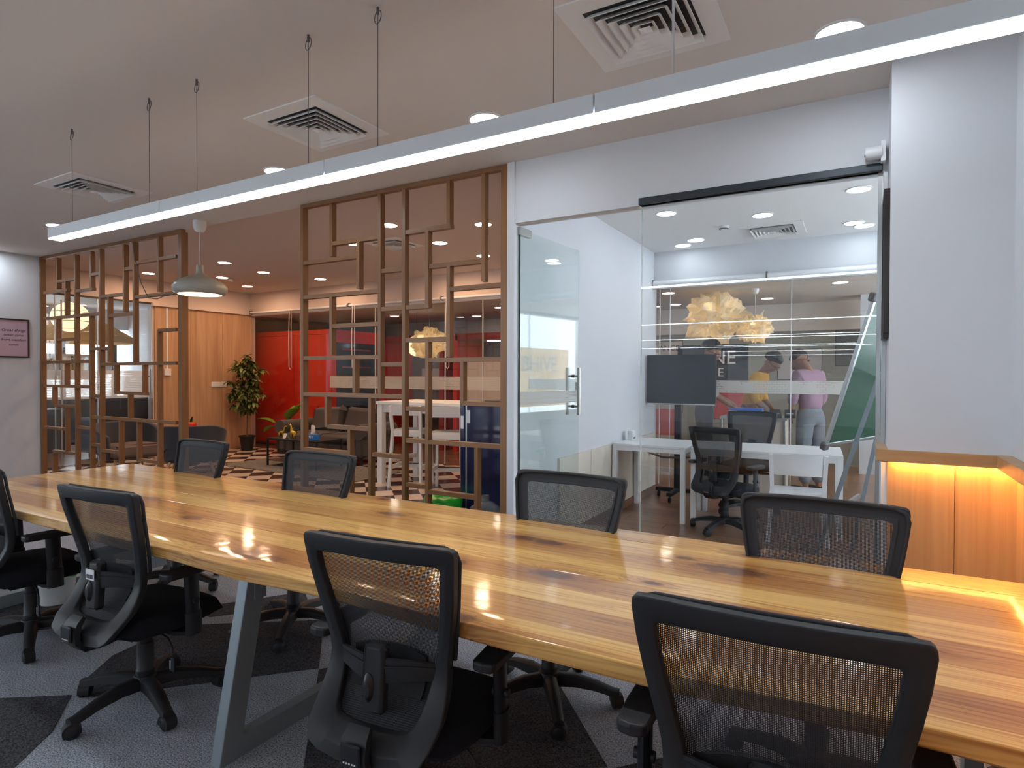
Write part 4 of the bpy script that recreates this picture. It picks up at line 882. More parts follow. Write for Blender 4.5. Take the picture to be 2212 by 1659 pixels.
# ================================================================== WASTE BINS, POSTER, COLUMN PICTURE
bn = thing('waste_bin', 'white round waste bin with a green liner under the table at the left', 'bin', (-4.43, 1.88, 0)); bn.scale = (0.85, 0.85, 0.8)
MB().lathe([(0.0, 0.003), (0.105, 0.0), (0.135, 0.27), (0.139, 0.275), (0.139, 0.283), (0.128, 0.283), (0.10, 0.01)], 28).build('body', M['whiteplastic'], bn, 40)
MB().lathe([(0.142, 0.235), (0.143, 0.286), (0.130, 0.292), (0.10, 0.25)], 28, fn=lambda p, t: Vector((p.x, p.y, p.z - 0.03*math.sin(3*t)*(p.z < 0.25)))).build('liner', M['green'], bn, 60)
bn2 = thing('waste_bin', 'bin with a bulging bright green liner behind the lattice screen', 'bin', (-2.98, 4.06, 0))
MB().lathe([(0.0, 0.003), (0.11, 0.0), (0.15, 0.40), (0.14, 0.40), (0.10, 0.01)], 28).build('body', M['black'], bn2, 40)
MB().lathe([(0.156, 0.36), (0.160, 0.425), (0.15, 0.445), (0.10, 0.45), (0.0, 0.44)], 30, fn=lambda p, t: Vector((p.x*(1+0.03*math.sin(7*t)), p.y*(1+0.03*math.sin(7*t)), p.z + 0.010*math.sin(5*t+p.x*40)))).build('liner', M['green'], bn2, 60)
ps = thing('framed_poster', 'pink lettered poster in a black frame on the left wall', 'poster', (XL, 3.455, 1.904))
hw_, hh_, fw_ = 0.168, 0.243, 0.018
MB().box(0.001, 0.012, -hw_+fw_, hw_-fw_, -hh_+fw_, hh_-fw_).build('print', M['pinkposter'], ps)
for b in ((0, 0.022, -hw_, hw_, hh_-fw_, hh_), (0, 0.022, -hw_, hw_, -hh_, -hh_+fw_), (0, 0.022, -hw_, -hw_+fw_, -hh_+fw_, hh_-fw_), (0, 0.022, hw_-fw_, hw_, -hh_+fw_, hh_-fw_)): mod_bevel(MB().box(*b).build('frame_side', M['frameblack'], ps), 0.002)
for i, (tx, sz) in enumerate((('Great things', 0.050), ('never came', 0.044), ('from comfort', 0.047), ('zones', 0.044))):
    text('lettering', tx, sz, M['ink'], frame4((0, 1, 0), (0, 0, 1), (1, 0, 0), (0.0125, 0.0, 0.098 - i*0.059)), ps, 0.0004, shear=0.35)
pc = thing('picture_frame', 'thin black picture frame seen edge-on on the column side', 'picture', (0.13, 3.585, 2.005))
MB().box(-0.010, 0.0, -0.10, 0.10, -0.34, 0.34).build('print', M['postergrey'], pc)
for b in ((-0.026, 0, -0.118, 0.118, 0.34, 0.365), (-0.026, 0, -0.118, 0.118, -0.365, -0.34), (-0.026, 0, -0.118, -0.10, -0.34, 0.34), (-0.026, 0, 0.10, 0.118, -0.34, 0.34)): mod_bevel(MB().box(*b).build('frame_side', M['frameblack'], pc), 0.002)
# loose cable on the left screen
cb = MB(); cb.tube([(-6.98, D-0.02, 2.93), (-6.93, D-0.03, 2.75), (-6.80, D-0.03, 2.45), (-6.66, D-0.03, 2.28), (-6.5, D-0.03, 2.26), (-6.33, D-0.03, 2.29), (-6.15, D-0.02, 2.30)], 0.005, 6); tag(cb.build('loose_cable', M['cord'], None, 60), 'thin loose cable hanging on the left lattice screen', 'cable')

# ================================================================== LOUNGE FURNITURE
def stool(label, x, y, rz):
    r_ = thing('bar_stool', label, 'stool', (x, y, 0), rz, 'white bar stools'); w, d = 0.19, 0.19
    for s in (-1, 1):
        MB().sweep([(s*(w+0.03), -d-0.06, 0), (s*w, -d, 0.72), (s*(w+0.005), -d-0.01, 0.78), (s*(w+0.012), -d-0.055, 1.06)], rail_prof(0.034, 0.045), (0, 1, 0)).build('back_leg', M['white'], r_, 30)
        MB().sweep([(s*(w+0.02), d+0.05, 0), (s*w, d, 0.72)], rail_prof(0.034, 0.042), (0, 1, 0)).build('front_leg', M['white'], r_, 30)
        MB().sweep([(s*(w+0.012), -d-0.03, 0.26), (s*(w+0.008), d+0.03, 0.26)], rail_prof(0.022, 0.05), (0, 0, 1)).build('side_stretcher', M['white'], r_)
    for q, y_ in enumerate((-d, d)): MB().box(-w, w, y_-0.012, y_+0.012, 0.66, 0.72).build('apron', M['white'], r_)
    MB().box(-w, w, d+0.005, d+0.055, 0.20, 0.25).build('footrest', M['white'], r_); MB().box(-w, w, d+0.0, d+0.06, 0.25, 0.256).build('footrest_strip', M['frameblack'], r_)
    sd = MB(); sd.slab([[(0.21*u, -0.19+0.40*v, 0.745 - 0.012*(1-u*u)*(1-(2*v-1)**2)) for v in (0, .25, .5, .75, 1)] for u in (-1, -.5, 0, .5, 1)], (0, 0, -0.025)); sd.build('seat', M['white'], r_, 40)
    bk = MB(); bk.slab([[(0.205*u, -d-0.055 - 0.03*(1-u*u) + 0.02*(1-v), 0.935+0.125*v + 0.0*(u*u)) for v in (0, .5, 1)] for u in (-1, -.6, -.2, .2, .6, 1)], (0, 0.022, 0)); bk.build('backrest', M['white'], r_, 40)
stool('white bar stool nearest the sofa', -5.13, 6.28, R(18)); stool('white bar stool nearest the navy fridge', -4.50, 6.24, R(24))
bt = thing('bar_table', 'tall white bar table behind the larger lattice screen', 'table', (-4.72, 6.62, 0))
mod_bevel(MB().box(-0.90, 0.90, -0.50, 0.36, 1.065, 1.105).build('top', M['white'], bt), 0.003)
for sx in (-1, 1):
    for sy in (-0.45, 0.30): MB().box(sx*0.84-0.04, sx*0.84+0.04, sy-0.04, sy+0.04, 0, 1.065).build('leg', M['white'], bt)
for y in (-0.45, 0.30): MB().box(-0.80, 0.80, y-0.012, y+0.012, 0.96, 1.065).build('apron', M['white'], bt)
for x in (-0.84, 0.84): MB().box(x-0.012, x+0.012, -0.41, 0.26, 0.96, 1.065).build('apron', M['white'], bt)
for x in (-0.84, 0.84): MB().box(x-0.02, x+0.02, -0.41, 0.26, 0.27, 0.33).build('stretcher', M['white'], bt)
fg = thing('fridge', 'navy blue fridge standing behind the larger lattice screen', 'fridge', (-2.62, 4.50, 0))
mod_bevel(MB().box(-0.25, 0.28, -0.27, 0.27, 0.03, 1.22).build('cabinet', M['navy'], fg), 0.012, 3)
dro = MB().box(-0.315, -0.262, -0.27, 0.27, 0.05, 1.225).build('door', M['navy'], fg); mod_bevel(dro, 0.012, 3); MB().box(-0.262, -0.25, -0.262, 0.262, 0.06, 1.215).build('seal', M['alu'], fg)
MB().box(-0.332, -0.315, 0.16, 0.19, 0.65, 0.95).build('handle', M['chrome'], dro)
for x, z in ((-0.29, 1.06), (-0.225, 1.11)): MB().box(x-0.015, x+0.015, -0.2725, -0.2705, z-0.06, z+0.05).build('rating_sticker', M['sticker'], fg)
for sx in (-0.22, 0.24):
    for sy in (-0.22, 0.22): MB().cyl((sx, sy, 0), (sx, sy, 0.035), 0.02, n=10).build('foot', M['black'], fg)
lp = thing('laptop', 'closed black laptop lying on the navy fridge', 'laptop', (-2.60, 4.48, 1.22)); mod_bevel(MB().box(-0.17, 0.17, -0.12, 0.12, 0.001, 0.012).build('base', M['black'], lp), 0.003); mod_bevel(MB().box(-0.17, 0.17, -0.12, 0.12, 0.0125, 0.020).build('lid', M['blackgloss'], lp), 0.003)
wb = thing('water_bottle', 'large smoky water bottle standing on the floor by the fridge', 'bottle', (-2.55, 4.03, 0))
MB().lathe([(0.0, 0.0), (0.12, 0.0), (0.135, 0.02), (0.135, 0.10), (0.128, 0.115), (0.135, 0.13), (0.135, 0.22), (0.128, 0.235), (0.135, 0.25), (0.135, 0.36), (0.12, 0.41), (0.07, 0.445), (0.035, 0.46), (0.03, 0.49), (0.0, 0.49)], 28).build('body', M['water'], wb, 50); MB().lathe([(0.0, 0.505), (0.03, 0.505), (0.033, 0.465), (0.03, 0.462)], 16).build('cap', M['cord'], wb, 40)
# sofa
sf = thing('sofa', 'dark grey two-seat sofa with rolled arms in the lounge', 'sofa', (-7.78, 7.52, 0))
mod_bevel(MB().cbox(-0.98, 0.98, -0.40, 0.38, 0.13, 0.34, 0.03).build('base', M['sofa'], sf), 0.015, 2)
for s in (-1, 1):
    arm = MB(); arm.cbox(s*0.90-0.085, s*0.90+0.085, -0.43, 0.36, 0.14, 0.52, 0.03); arm.cyl((s*0.92, -0.45, 0.545), (s*0.92, 0.36, 0.545), 0.125, n=22); arm.build('arm', M['sofa'], sf, 40)
    cu = mod_sub(mod_bevel(MB().cbox(min(s*0.01, s*0.80), max(s*0.01, s*0.80), -0.43, 0.15, 0.345, 0.47, 0.04).build('seat_cushion', M['sofa'], sf, 60), 0.02), 0)
    M4 = Matrix.Translation((s*0.40, 0.20, 0.66)) @ Euler((R(-14), R(s*3), 0)).to_matrix().to_4x4()
    mod_bevel(MB().cbox(-0.37, 0.37, -0.09, 0.10, -0.21, 0.23, 0.06, M4).build('back_cushion', M['sofa'], sf, 60), 0.03, 3)
mod_bevel(MB().cbox(-0.85, 0.85, 0.24, 0.40, 0.34, 0.80, 0.04).build('back', M['sofa'], sf), 0.02, 2)
for sx in (-0.88, 0.88):
    for sy in (-0.34, 0.32): MB().cyl((sx, sy, 0), (sx, sy, 0.14), 0.022, 0.03, n=10).build('foot', M['black'], sf, 40)
ct = thing('coffee_table', 'black framed coffee table with a low wooden shelf in front of the sofa', 'coffee table', (-7.55, 6.60, 0))
cw, cd_ = 0.56, 0.26
mod_bevel(MB().box(-cw, cw, -cd_, cd_, 0.435, 0.460).build('top', M['black'], ct), 0.002); MB().box(-cw+0.02, cw-0.02, -cd_+0.02, cd_-0.02, 0.10, 0.12).build('shelf', mat('walnut_shelf', (0.16, 0.06, 0.04), 0.5), ct)
for sx in (-1, 1):
    for sy in (-1, 1): MB().box(sx*cw-0.012*(1+sx), sx*cw+0.012*(1-sx), sy*cd_-0.012*(1+sy), sy*cd_+0.012*(1-sy), 0, 0.44).build('leg', M['black'], ct)
# things on the coffee table
tz = 0.4605
tis = thing('tissue_box', 'blue tissue box with a white tissue sticking out', 'tissue box', (-7.25, 6.48, tz), R(-6))
mod_bevel(MB().box(-0.115, 0.115, -0.06, 0.06, 0, 0.085).build('box', M['blue'], tis), 0.003)
tp = MB(); PP = [[((-0.05+0.1*u)*(0.6+0.4*math.sin(v*2.6)) + 0.025*v, 0.02*math.sin(u*7+v*2), 0.083 + 0.145*v*(1-0.25*(2*u-1)**2)) for v in [q/6 for q in range(7)]] for u in [q/8 for q in range(9)]]
tp.slab(PP, (0, 0.003, 0)); tp.build('tissue', M['paper'], tis, 60)
text('lettering', 'PREMIER', 0.062, M['paper'], frame4((1, 0, 0), (0, 0, 1), (0, -1, 0), (0, -0.0605, 0.05)), tis, 0.0005)
def animal(label, x, y, rz, sc):
    r_ = thing('giraffe_figurine', label, 'figurine', (x, y, tz), rz)
    b_ = MB(); b_.tube([(-0.05*sc, 0, 0.075*sc), (-0.02*sc, 0, 0.085*sc), (0.03*sc, 0, 0.09*sc), (0.05*sc, 0, 0.12*sc), (0.07*sc, 0, 0.19*sc), (0.085*sc, 0, 0.205*sc), (0.115*sc, 0, 0.195*sc)], [0.02*sc, 0.03*sc, 0.03*sc, 0.018*sc, 0.011*sc, 0.014*sc, 0.007*sc], 10); b_.build('body', M['gold'], r_, 'all')
    for sx in (-0.04, 0.035):
        for sy in (-0.015, 0.015): MB().tube([(sx*sc, sy*sc, 0.08*sc), (sx*sc*1.1, sy*1.2*sc, 0.0)], [0.010*sc, 0.006*sc], 8).build('leg', M['gold'], r_, 'all')
animal('gold giraffe figurine on the left of the coffee table', -7.98, 6.52, R(20), 0.85); animal('larger gold giraffe figurine leaning towards the tissue box', -7.62, 6.45, R(170), 1.05)
cdn = thing('table_card', 'small white folded card on the coffee table', 'card', (-7.76, 6.42, tz), R(-15)); MB().add([(-0.05, -0.03, 0), (0.05, -0.03, 0), (0.05, 0, 0.08), (-0.05, 0, 0.08), (-0.05, -0.027, 0), (0.05, -0.027, 0), (0.05, 0.003, 0.08), (-0.05, 0.003, 0.08)], [(0, 1, 2, 3), (7, 6, 5, 4), (0, 4, 5, 1), (3, 2, 6, 7), (1, 5, 6, 2), (0, 3, 7, 4)]).build('card_face', M['paper'], cdn); MB().add([(-0.05, 0.033, 0), (0.05, 0.033, 0), (0.05, 0.003, 0.08), (-0.05, 0.003, 0.08), (-0.05, 0.036, 0), (0.05, 0.036, 0), (0.05, 0.006, 0.08), (-0.05, 0.006, 0.08)], [(3, 2, 1, 0), (4, 5, 6, 7), (0, 1, 5, 4), (3, 7, 6, 2), (1, 2, 6, 5), (0, 4, 7, 3)]).build('card_back', M['paper'], cdn)
def leafmesh(mb, base, d, L, w, droop=0.3, seg=5, upv=Vector((0, 0, 1))):
    d = Vector(d).normalized(); side = d.cross(upv)
    side = Vector((1, 0, 0)) if side.length < 0.05 else side.normalized(); nrm = side.cross(d)
    rows = []
    for i in range(seg+1):
        u = i/seg; ww = w*math.sin(PI*min(1, u*0.93+0.05))**0.8; c = Vector(base) + d*(L*u) - Vector((0, 0, droop*L*u*u)); f_ = nrm*(ww*0.25)
        rows.append([c - side*ww + f_, c, c + side*ww + f_])
    mb.grid(rows)
pl_ = thing('potted_plant', 'tiny green plant among the figurines on the coffee table', 'plant', (-7.80, 6.62, tz)); MB().lathe([(0, 0), (0.03, 0), (0.04, 0.06), (0.03, 0.06), (0, 0.05)], 14).build('pot', M['black'], pl_, 40)
lm = MB(); rr = random.Random(3)
for q in range(46): leafmesh(lm, (rr.uniform(-.03, .03), rr.uniform(-.03, .03), 0.06+rr.uniform(0, 0.06)), (rr.uniform(-1, 1), rr.uniform(-1, 1), rr.uniform(0.2, 1)), 0.07, 0.014, 0.3, 3)
lm.build('foliage', M['leaf'], pl_)
# rug
rg = MB(); NU, NV = 70, 34; rr = random.Random(5); rows = []
for i in range(NU+1):
    row = []
    for j in range(NV+1):
        e_ = 0.05*mnoise.noise(Vector((i*0.3, j*0.3, 0))); x = -8.85 + 2.95*i/NU + (e_ if i in (0, NU) else 0); y = 6.02 + 1.05*j/NV + (e_ if j in (0, NV) else 0) - 0.10*(i/NU-0.5) 
        row.append((x, y, 0.012 + (0.0 if i in (0, NU) or j in (0, NV) else rr.uniform(0, 0.022))))
    rows.append(row)
rg.slab(rows, lambda p: Vector((0, 0, 0.003-p[2]))); tag(rg.build('shag_rug', M['rug'], None, 60), 'grey mottled shag rug under the coffee table', 'rug')
# armchairs
def armchair(label, x, y, rz, inner):
    r_ = thing('armchair', label, 'armchair', (x, y, 0), rz); r_.scale = (1.12, 1.05, 0.90)
    sh_ = MB(); P = []
    for i in range(25):
        t = -1 + 2*i/24; a_ = R(270 + t*118); row = []
        for q in range(7):
            v = q/6; wing = max(0, abs(t)-0.35)/0.65; htop = 0.80 - 0.20*wing**1.4 ; z = 0.20 + (htop-0.20)*v
            rx = 0.34 + 0.07*v; ry = 0.33 + 0.09*v
            row.append((rx*math.cos(a_)*(1+0.0*v), ry*math.sin(a_)*(1 if math.sin(a_) < 0 else 1.2) + 0.02, z))
        P.append(row)
    sh_.slab(P, lambda p: Vector((-p[0]*0.16, -(p[1])*0.16, 0.0))); so = sh_.build('shell', M['armchair'], r_, 60); mod_bevel(so, 0.02, 3)
    mod_bevel(MB().cbox(-0.30, 0.30, -0.28, 0.34, 0.22, 0.44, 0.05).build('seat_cushion', M[inner], r_, 60), 0.02, 3)
    for sx in (-1, 1):
        for sy in (-1, 1): MB().cyl((sx*0.22, sy*0.20, 0.24), (sx*0.31, sy*0.30, 0.0), 0.024, 0.015, n=12).build('leg', M['beech'], r_, 40)
armchair('slate blue armchair with its back to us behind the far table chairs', -8.55, 5.40, R(48), 'armchair'); armchair('slate armchair with taupe seat by the left glass partition', -9.72, 5.10, R(-95), 'armchair_in')
sdt = thing('side_table', 'small round side table under the red gourd, mostly hidden', 'side table', (-9.58, 6.02, 0)); MB().lathe([(0, 0.56), (0.20, 0.56), (0.20, 0.54), (0, 0.54)], 28).build('top', M['beech'], sdt, 40); MB().cyl((0, 0, 0), (0, 0, 0.55), 0.02).build('stem', M['black'], sdt, 40); MB().lathe([(0, 0.02), (0.14, 0.015), (0.14, 0)], 24).build('foot', M['black'], sdt, 40)
gd = thing('gourd_ornament', 'small red pumpkin ornament with a dark curled stem', 'ornament', (-9.58, 6.02, 0.5605)); MB().lathe([(0, 0.0), (0.04, 0.004), (0.075, 0.04), (0.075, 0.075), (0.05, 0.105), (0, 0.10)], 32, fn=lambda p, t: Vector((p.x*(1+0.09*abs(math.sin(4*t))), p.y*(1+0.09*abs(math.sin(4*t))), p.z))).build('fruit', M['red'], gd, 'all'); MB().tube([(0, 0, 0.09), (0, 0, 0.13), (0.015, 0, 0.17), (0.045, 0, 0.195)], [0.026, 0.02, 0.015, 0.009], 10).build('stem', M['black'], gd, 'all'); MB().lathe([(0.05, 0.100), (0.03, 0.112), (0.0, 0.11)], 16).build('collar', M['gold'], gd, 40)
# potted tree
tr_ = thing('potted_tree', 'leafy artificial ficus tree in a black pot against the veneer wall', 'plant', (-10.18, 7.52, 0))
MB().lathe([(0, 0), (0.10, 0), (0.135, 0.26), (0.15, 0.265), (0.15, 0.29), (0.12, 0.29), (0.11, 0.25), (0, 0.25)], 24).build('pot', M['pot'], tr_, 40)
MB().tube([(0, 0, 0.24), (0.01, 0, 0.6), (-0.01, 0.01, 1.0), (0.02, 0, 1.4), (0, 0, 1.85)], [0.016, 0.014, 0.012, 0.010, 0.005], 8).build('trunk', M['bark'], tr_, 60)
fo = MB(); brm = MB(); rr = random.Random(11)
for q in range(46):
    a_ = rr.uniform(0, 2*PI); z0 = rr.uniform(0.75, 1.72); L = rr.uniform(0.18, 0.44)*(0.7 if z0 > 1.6 or z0 < 0.85 else 1.0)
    d = Vector((math.cos(a_)*0.9 - 0.12, math.sin(a_)*0.75, rr.uniform(-0.25, 0.55))); p0 = Vector((0, 0, z0)); p1 = p0 + d*L*0.6; p2 = p0 + d*L - Vector((0, 0, 0.10*L)); brm.tube([p0, p1, p2], [0.005, 0.004, 0.002], 5)
    for w_ in range(30):
        u = rr.uniform(0.25, 1.1); b_ = p0 + d*L*u - Vector((0, 0, 0.10*L*u*u)); ld = Vector((rr.uniform(-1, 1), rr.uniform(-1, 1), rr.uniform(-0.7, 0.5)))
        if b_.x < -0.33: continue
        leafmesh(fo, b_, ld, rr.uniform(0.09, 0.15), rr.uniform(0.02, 0.034), 0.3, 3)
brm.build('branches', M['bark'], tr_); lo = fo.build('foliage', M['leaf'], tr_, 'all'); lo['kind'] = 'stuff'
bp_ = thing('potted_plant', 'large-leaved green plant standing beside the sofa arm', 'plant', (-9.25, 7.62, 0)); MB().lathe([(0, 0), (0.12, 0), (0.15, 0.30), (0.13, 0.30), (0, 0.27)], 22).build('pot', M['pot'], bp_, 40)
for q, (dx, dy, dz, L, w_, z0) in enumerate(((0.5, -0.1, 0.5, 0.52, 0.13, 0.62), (0.75, -0.2, 0.12, 0.50, 0.14, 0.45), (-0.6, -0.3, 0.35, 0.40, 0.11, 0.55), (-0.8, 0.0, -0.1, 0.36, 0.10, 0.50), (0.1, 0.3, 0.9, 0.38, 0.10, 0.62), (0.55, 0.2, 0.75, 0.42, 0.11, 0.70))):
    lf_ = MB(); leafmesh(lf_, (dx*0.25, dy*0.25, z0), (dx, dy, dz), L, w_, 0.25, 8); so = lf_.build('leaf', M['leaf2'], bp_, 'all'); s_ = so.modifiers.new('thickness', 'SOLIDIFY'); s_.thickness = 0.003
    MB().tube([(0, 0, 0.27), (dx*0.1, dy*0.1, z0*0.75), (dx*0.26, dy*0.26, z0+0.01)], [0.008, 0.006, 0.005], 6).build('stalk', M['leaf2'], bp_, 'all')
# switches on the veneer wall
sw = thing('wall_socket', 'white socket plate on the veneer wall beside the tree', 'socket', (-10.672, 7.27, 1.27)); mod_bevel(MB().box(0, 0.012, -0.16, 0.16, -0.05, 0.05).build('plate', M['whiteplastic'], sw), 0.003)
for y in (-0.1, -0.03, 0.04, 0.1): MB().box(0.012, 0.016, y-0.02, y+0.02, -0.025, 0.025).build('switch', M['sticker'], sw)
sb = thing('junction_box', 'white junction box with a thin conduit on the veneer wall', 'junction box', (-10.672, 6.26, 1.50)); mod_bevel(MB().box(0, 0.04, -0.055, 0.055, -0.06, 0.06).build('box', M['whiteplastic'], sb), 0.004); MB().box(0, 0.015, -0.012, 0.012, 0.06, 1.14).build('conduit', M['whiteplastic'], sb)

# ================================================================== MEETING ROOM
def desk(label, x0, x1, y0, y1, rz=0):
    cx, cy = (x0+x1)/2, (y0+y1)/2; hx, hy = (x1-x0)/2, (y1-y0)/2; r_ = thing('desk', label, 'desk', (cx, cy, 0), rz)
    mod_bevel(MB().box(-hx, hx, -hy, hy, 0.732, 0.755).build('top', M['white'], r_), 0.002)
    for sx in (-1, 1):
        for sy in (-1, 1): MB().box(min(sx*hx, sx*(hx-0.045)), max(sx*hx, sx*(hx-0.045)), min(sy*hy, sy*(hy-0.045)), max(sy*hy, sy*(hy-0.045)), 0, 0.732).build('leg', M['white'], r_)
    for sy in (-1, 1): MB().box(-hx+0.045, hx-0.045, sy*(hy-0.02)-0.012, sy*(hy-0.02)+0.012, 0.685, 0.732).build('apron', M['white'], r_)
    for sx in (-1, 1): MB().box(sx*(hx-0.02)-0.012, sx*(hx-0.02)+0.012, -hy+0.045, hy-0.045, 0.685, 0.732).build('apron', M['white'], r_)
    return r_
desk('white desk against the meeting room wall, under the television', -2.205, -1.46, 5.95, 6.70); desk('white desk on the right behind the white chair', -1.425, -0.12, 5.99, 6.74, R(3))
rt_ = thing('router', 'small white box device standing on the left desk', 'router', (-2.15, 6.40, 0.7555)); mod_bevel(MB().box(-0.03, 0.03, -0.05, 0.05, 0, 0.10).build('case', M['whiteplastic'], rt_), 0.004); MB().box(0.03, 0.032, -0.03, 0.03, 0.01, 0.03).build('port_strip', M['cord'], rt_)
cbl = MB(); cbl.tube([(-2.2, 6.72, 0.66), (-2.05, 6.74, 0.58), (-1.9, 6.74, 0.54), (-1.7, 6.76, 0.54), (-1.45, 6.78, 0.58)], 0.012, 8); tag(cbl.build('power_cable', M['cord'], None, 60), 'sagging dark cable behind the white desks', 'cable')
tv = thing('television_stand', 'black television on a wheeled stand in the meeting room', 'television', (-1.86, 7.22, 0))
mod_bevel(MB().box(-0.36, 0.447, -0.05, -0.005, 1.115, 1.708).build('housing', M['frameblack'], tv), 0.004); MB().box(-0.355, 0.442, -0.053, -0.0505, 1.13, 1.703).build('screen', M['screen'], tv); MB().box(-0.355, 0.442, -0.0535, -0.0505, 1.117, 1.129).build('lower_bezel', M['alu'], tv)
MB().box(-0.035, 0.035, -0.01, 0.05, 0.10, 1.5).build('column', M['black'], tv)
mod_bevel(MB().box(-0.25, 0.30, -0.03, 0.03, 0.075, 0.115).build('cross_foot', M['black'], tv), 0.003); mod_bevel(MB().box(-0.03, 0.03, -0.36, 0.24, 0.075, 0.115).build('long_foot', M['black'], tv), 0.003)
for x, y in ((-0.22, 0), (0.27, 0), (0, -0.33), (0, 0.21)):
    cs = empty('caster'); cs.parent = tv; cs.location = (x, y, 0); MB().cyl((-0.012, 0, 0.03), (0.012, 0, 0.03), 0.03, n=14).build('wheel', M['black'], cs, 40); MB().cyl((0, 0, 0.045), (0, 0, 0.078), 0.008).build('stem', M['black'], cs)
# white moulded chair
wc = thing('white_chair', 'white moulded plastic chair at the right-hand desk', 'chair', (-0.46, 5.93, 0), R(6))
for s in (-1, 1):
    MB().sweep([(s*0.235, -0.22, 0.0), (s*0.205, -0.19, 0.44), (s*0.205, -0.20, 0.52), (s*0.215, -0.245, 0.78)], rail_prof(0.034, 0.036), (0, 1, 0)).build('back_leg', M['whiteplastic'], wc, 30)
    MB().sweep([(s*0.235, 0.22, 0.0), (s*0.215, 0.195, 0.38), (s*0.20, 0.16, 0.432)], rail_prof(0.034, 0.034), (0, 1, 0)).build('front_leg', M['whiteplastic'], wc, 30)
    MB().sweep([(s*0.205, -0.19, 0.42), (s*0.21, 0.18, 0.418)], rail_prof(0.022, 0.03), (0, 0, 1)).build('side_rail', M['whiteplastic'], wc, 30)
sd = MB(); sd.slab([[(0.205*u, -0.20+0.41*v, 0.445 - 0.014*(1-u*u)*math.sin(PI*v) - 0.01*v**4) for v in [q/6 for q in range(7)]] for u in (-1, -.66, -.33, 0, .33, .66, 1)], (0, 0, -0.016)); sd.build('seat', M['whiteplastic'], wc, 40)
bk = MB(); bk.slab([[(0.212*u, -0.218 - 0.035*v - 0.035*(1-u*u), 0.60+0.185*v) for v in (0, .5, 1)] for u in (-1, -.7, -.35, 0, .35, .7, 1)], (0, 0.016, 0)); bk.build('backrest', M['whiteplastic'], wc, 40)
# tilting chalk board
cbd = thing('chalk_board', 'green chalkboard tilted on an aluminium stand beside the column', 'board', (0, 0, 0))
B0 = Vector((-0.22, 5.30, 0.91)); e1 = Vector((0.313, -0.30, 1.11)).normalized(); e2 = Vector((0.35, 0.50, 0.045)); e2 = (e2 - e1*e2.dot(e1)).normalized(); e3 = e2.cross(e1)
M4 = frame4(e2, e1, e3*-1, B0); BW, BH = 1.10, 1.19
MB().box(0.02, BW-0.02, 0.02, BH-0.02, -0.008, 0.008, M4).build('writing_surface', M['chalk'], cbd)
for b in ((0, BW, 0, 0.026), (0, BW, BH-0.026, BH), (0, 0.026, 0.026, BH-0.026), (BW-0.026, BW, 0.026, BH-0.026)): mod_bevel(MB().box(b[0], b[1], b[2], b[3], -0.014, 0.014, M4).build('frame_side', M['alu'], cbd), 0.003)
for q, (u, v) in enumerate(((0.0, 0.0), (0.0, BH))): mod_bevel(MB().cbox(u-0.025, u+0.03, v-0.03, v+0.03, -0.024, 0.024, 0.008, M4).build('corner_cap', M['cord'], cbd), 0.004)
for p, q in (((0.14, 4.98, 1.48), (-0.29, 5.0, 0.012)), ((0.22, 5.8, 1.40), (-0.03, 5.82, 0.012)), ((0.14, 4.98, 1.48), (0.62, 4.99, 0.012)), ((0.22, 5.8, 1.40), (0.70, 5.8, 0.012))): MB().sweep([p, q], rail_prof(0.03, 0.04), (0, 1, 0)).build('leg', M['steel'], cbd)
for p, q in (((-0.16, 5.0, 0.44), (0.02, 5.8, 0.46)), ((-0.16, 5.0, 0.45), (0.4, 5.0, 0.47)), ((0.14, 4.98, 1.47), (0.22, 5.8, 1.39))): MB().sweep([p, q], rail_prof(0.02, 0.03), (0, 0, 1)).build('brace', M['alu'], cbd)

# ================================================================== CORRIDOR BEHIND THE GLASS
def paper_lamp(label, x, y, z, r, seed):
    r_ = thing('paper_lamp', label, 'pendant lamp', (x, y, z))
    def fn(p, t):
        d = p.normalized(); n_ = mnoise.noise(d*2.2 + Vector((seed, 0, 0)))*0.38 + mnoise.noise(d*5.5 + Vector((0, seed, 0)))*0.26 + mnoise.noise(d*12 + Vector((0, 0, seed)))*0.24 + max(0, mnoise.noise(d*4.2 + Vector((seed, seed, 0))))**2*0.7
        return p*(1+n_)
    for q, (sc, po) in enumerate(((1.0, 0), (0.85, 7.0))):
        prof = [(r*sc*math.sin(PI*i/22), -r*sc*0.86*math.cos(PI*i/22)) for i in range(1, 22)]
        def f2(p, t, po=po): return fn(Vector((p.x, p.y, p.z)) , t+po) if po == 0 else fn(Matrix.Rotation(1.3, 3, 'X') @ p, t)
        MB().lathe(prof, 44, fn=f2).build('paper_layer', M['crumple'], r_)
    MB().cyl((0, 0, 0), (0, 0, 2.68-z), 0.003, n=6).build('cord', M['cordwhite'], r_); MB().lathe([(0.0, 2.60-z), (0.03, 2.605-z), (0.05, 2.64-z), (0.05, 2.68-z)], 16).build('ceiling_cup', M['whiteplastic'], r_, 40)
    bl_ = MB().lathe([(0.0, -0.05), (0.03, -0.03), (0.035, 0), (0.02, 0.04), (0.0, 0.05)], 14).build('bulb', M['e_bulb'], r_, 'all')
    l = bpy.data.lights.new('bulb_light', 'POINT'); l.energy = 26*r/0.4; l.color = (1, 0.84, 0.60); l.shadow_soft_size = 0.04; o = bpy.data.objects.new('bulb_light', l); COL.objects.link(o); o.parent = r_; o.location = (0, 0, -0.02)
paper_lamp('larger crumpled paper lamp glowing in the corridor', -1.83, 9.1, 2.33, 0.36, 1.7); paper_lamp('smaller crumpled paper lamp right of the larger one', -1.25, 9.0, 2.12, 0.20, 4.2); paper_lamp('crumpled paper lamp behind the lounge back glass', -6.75, 8.75, 2.05, 0.28, 9.1)
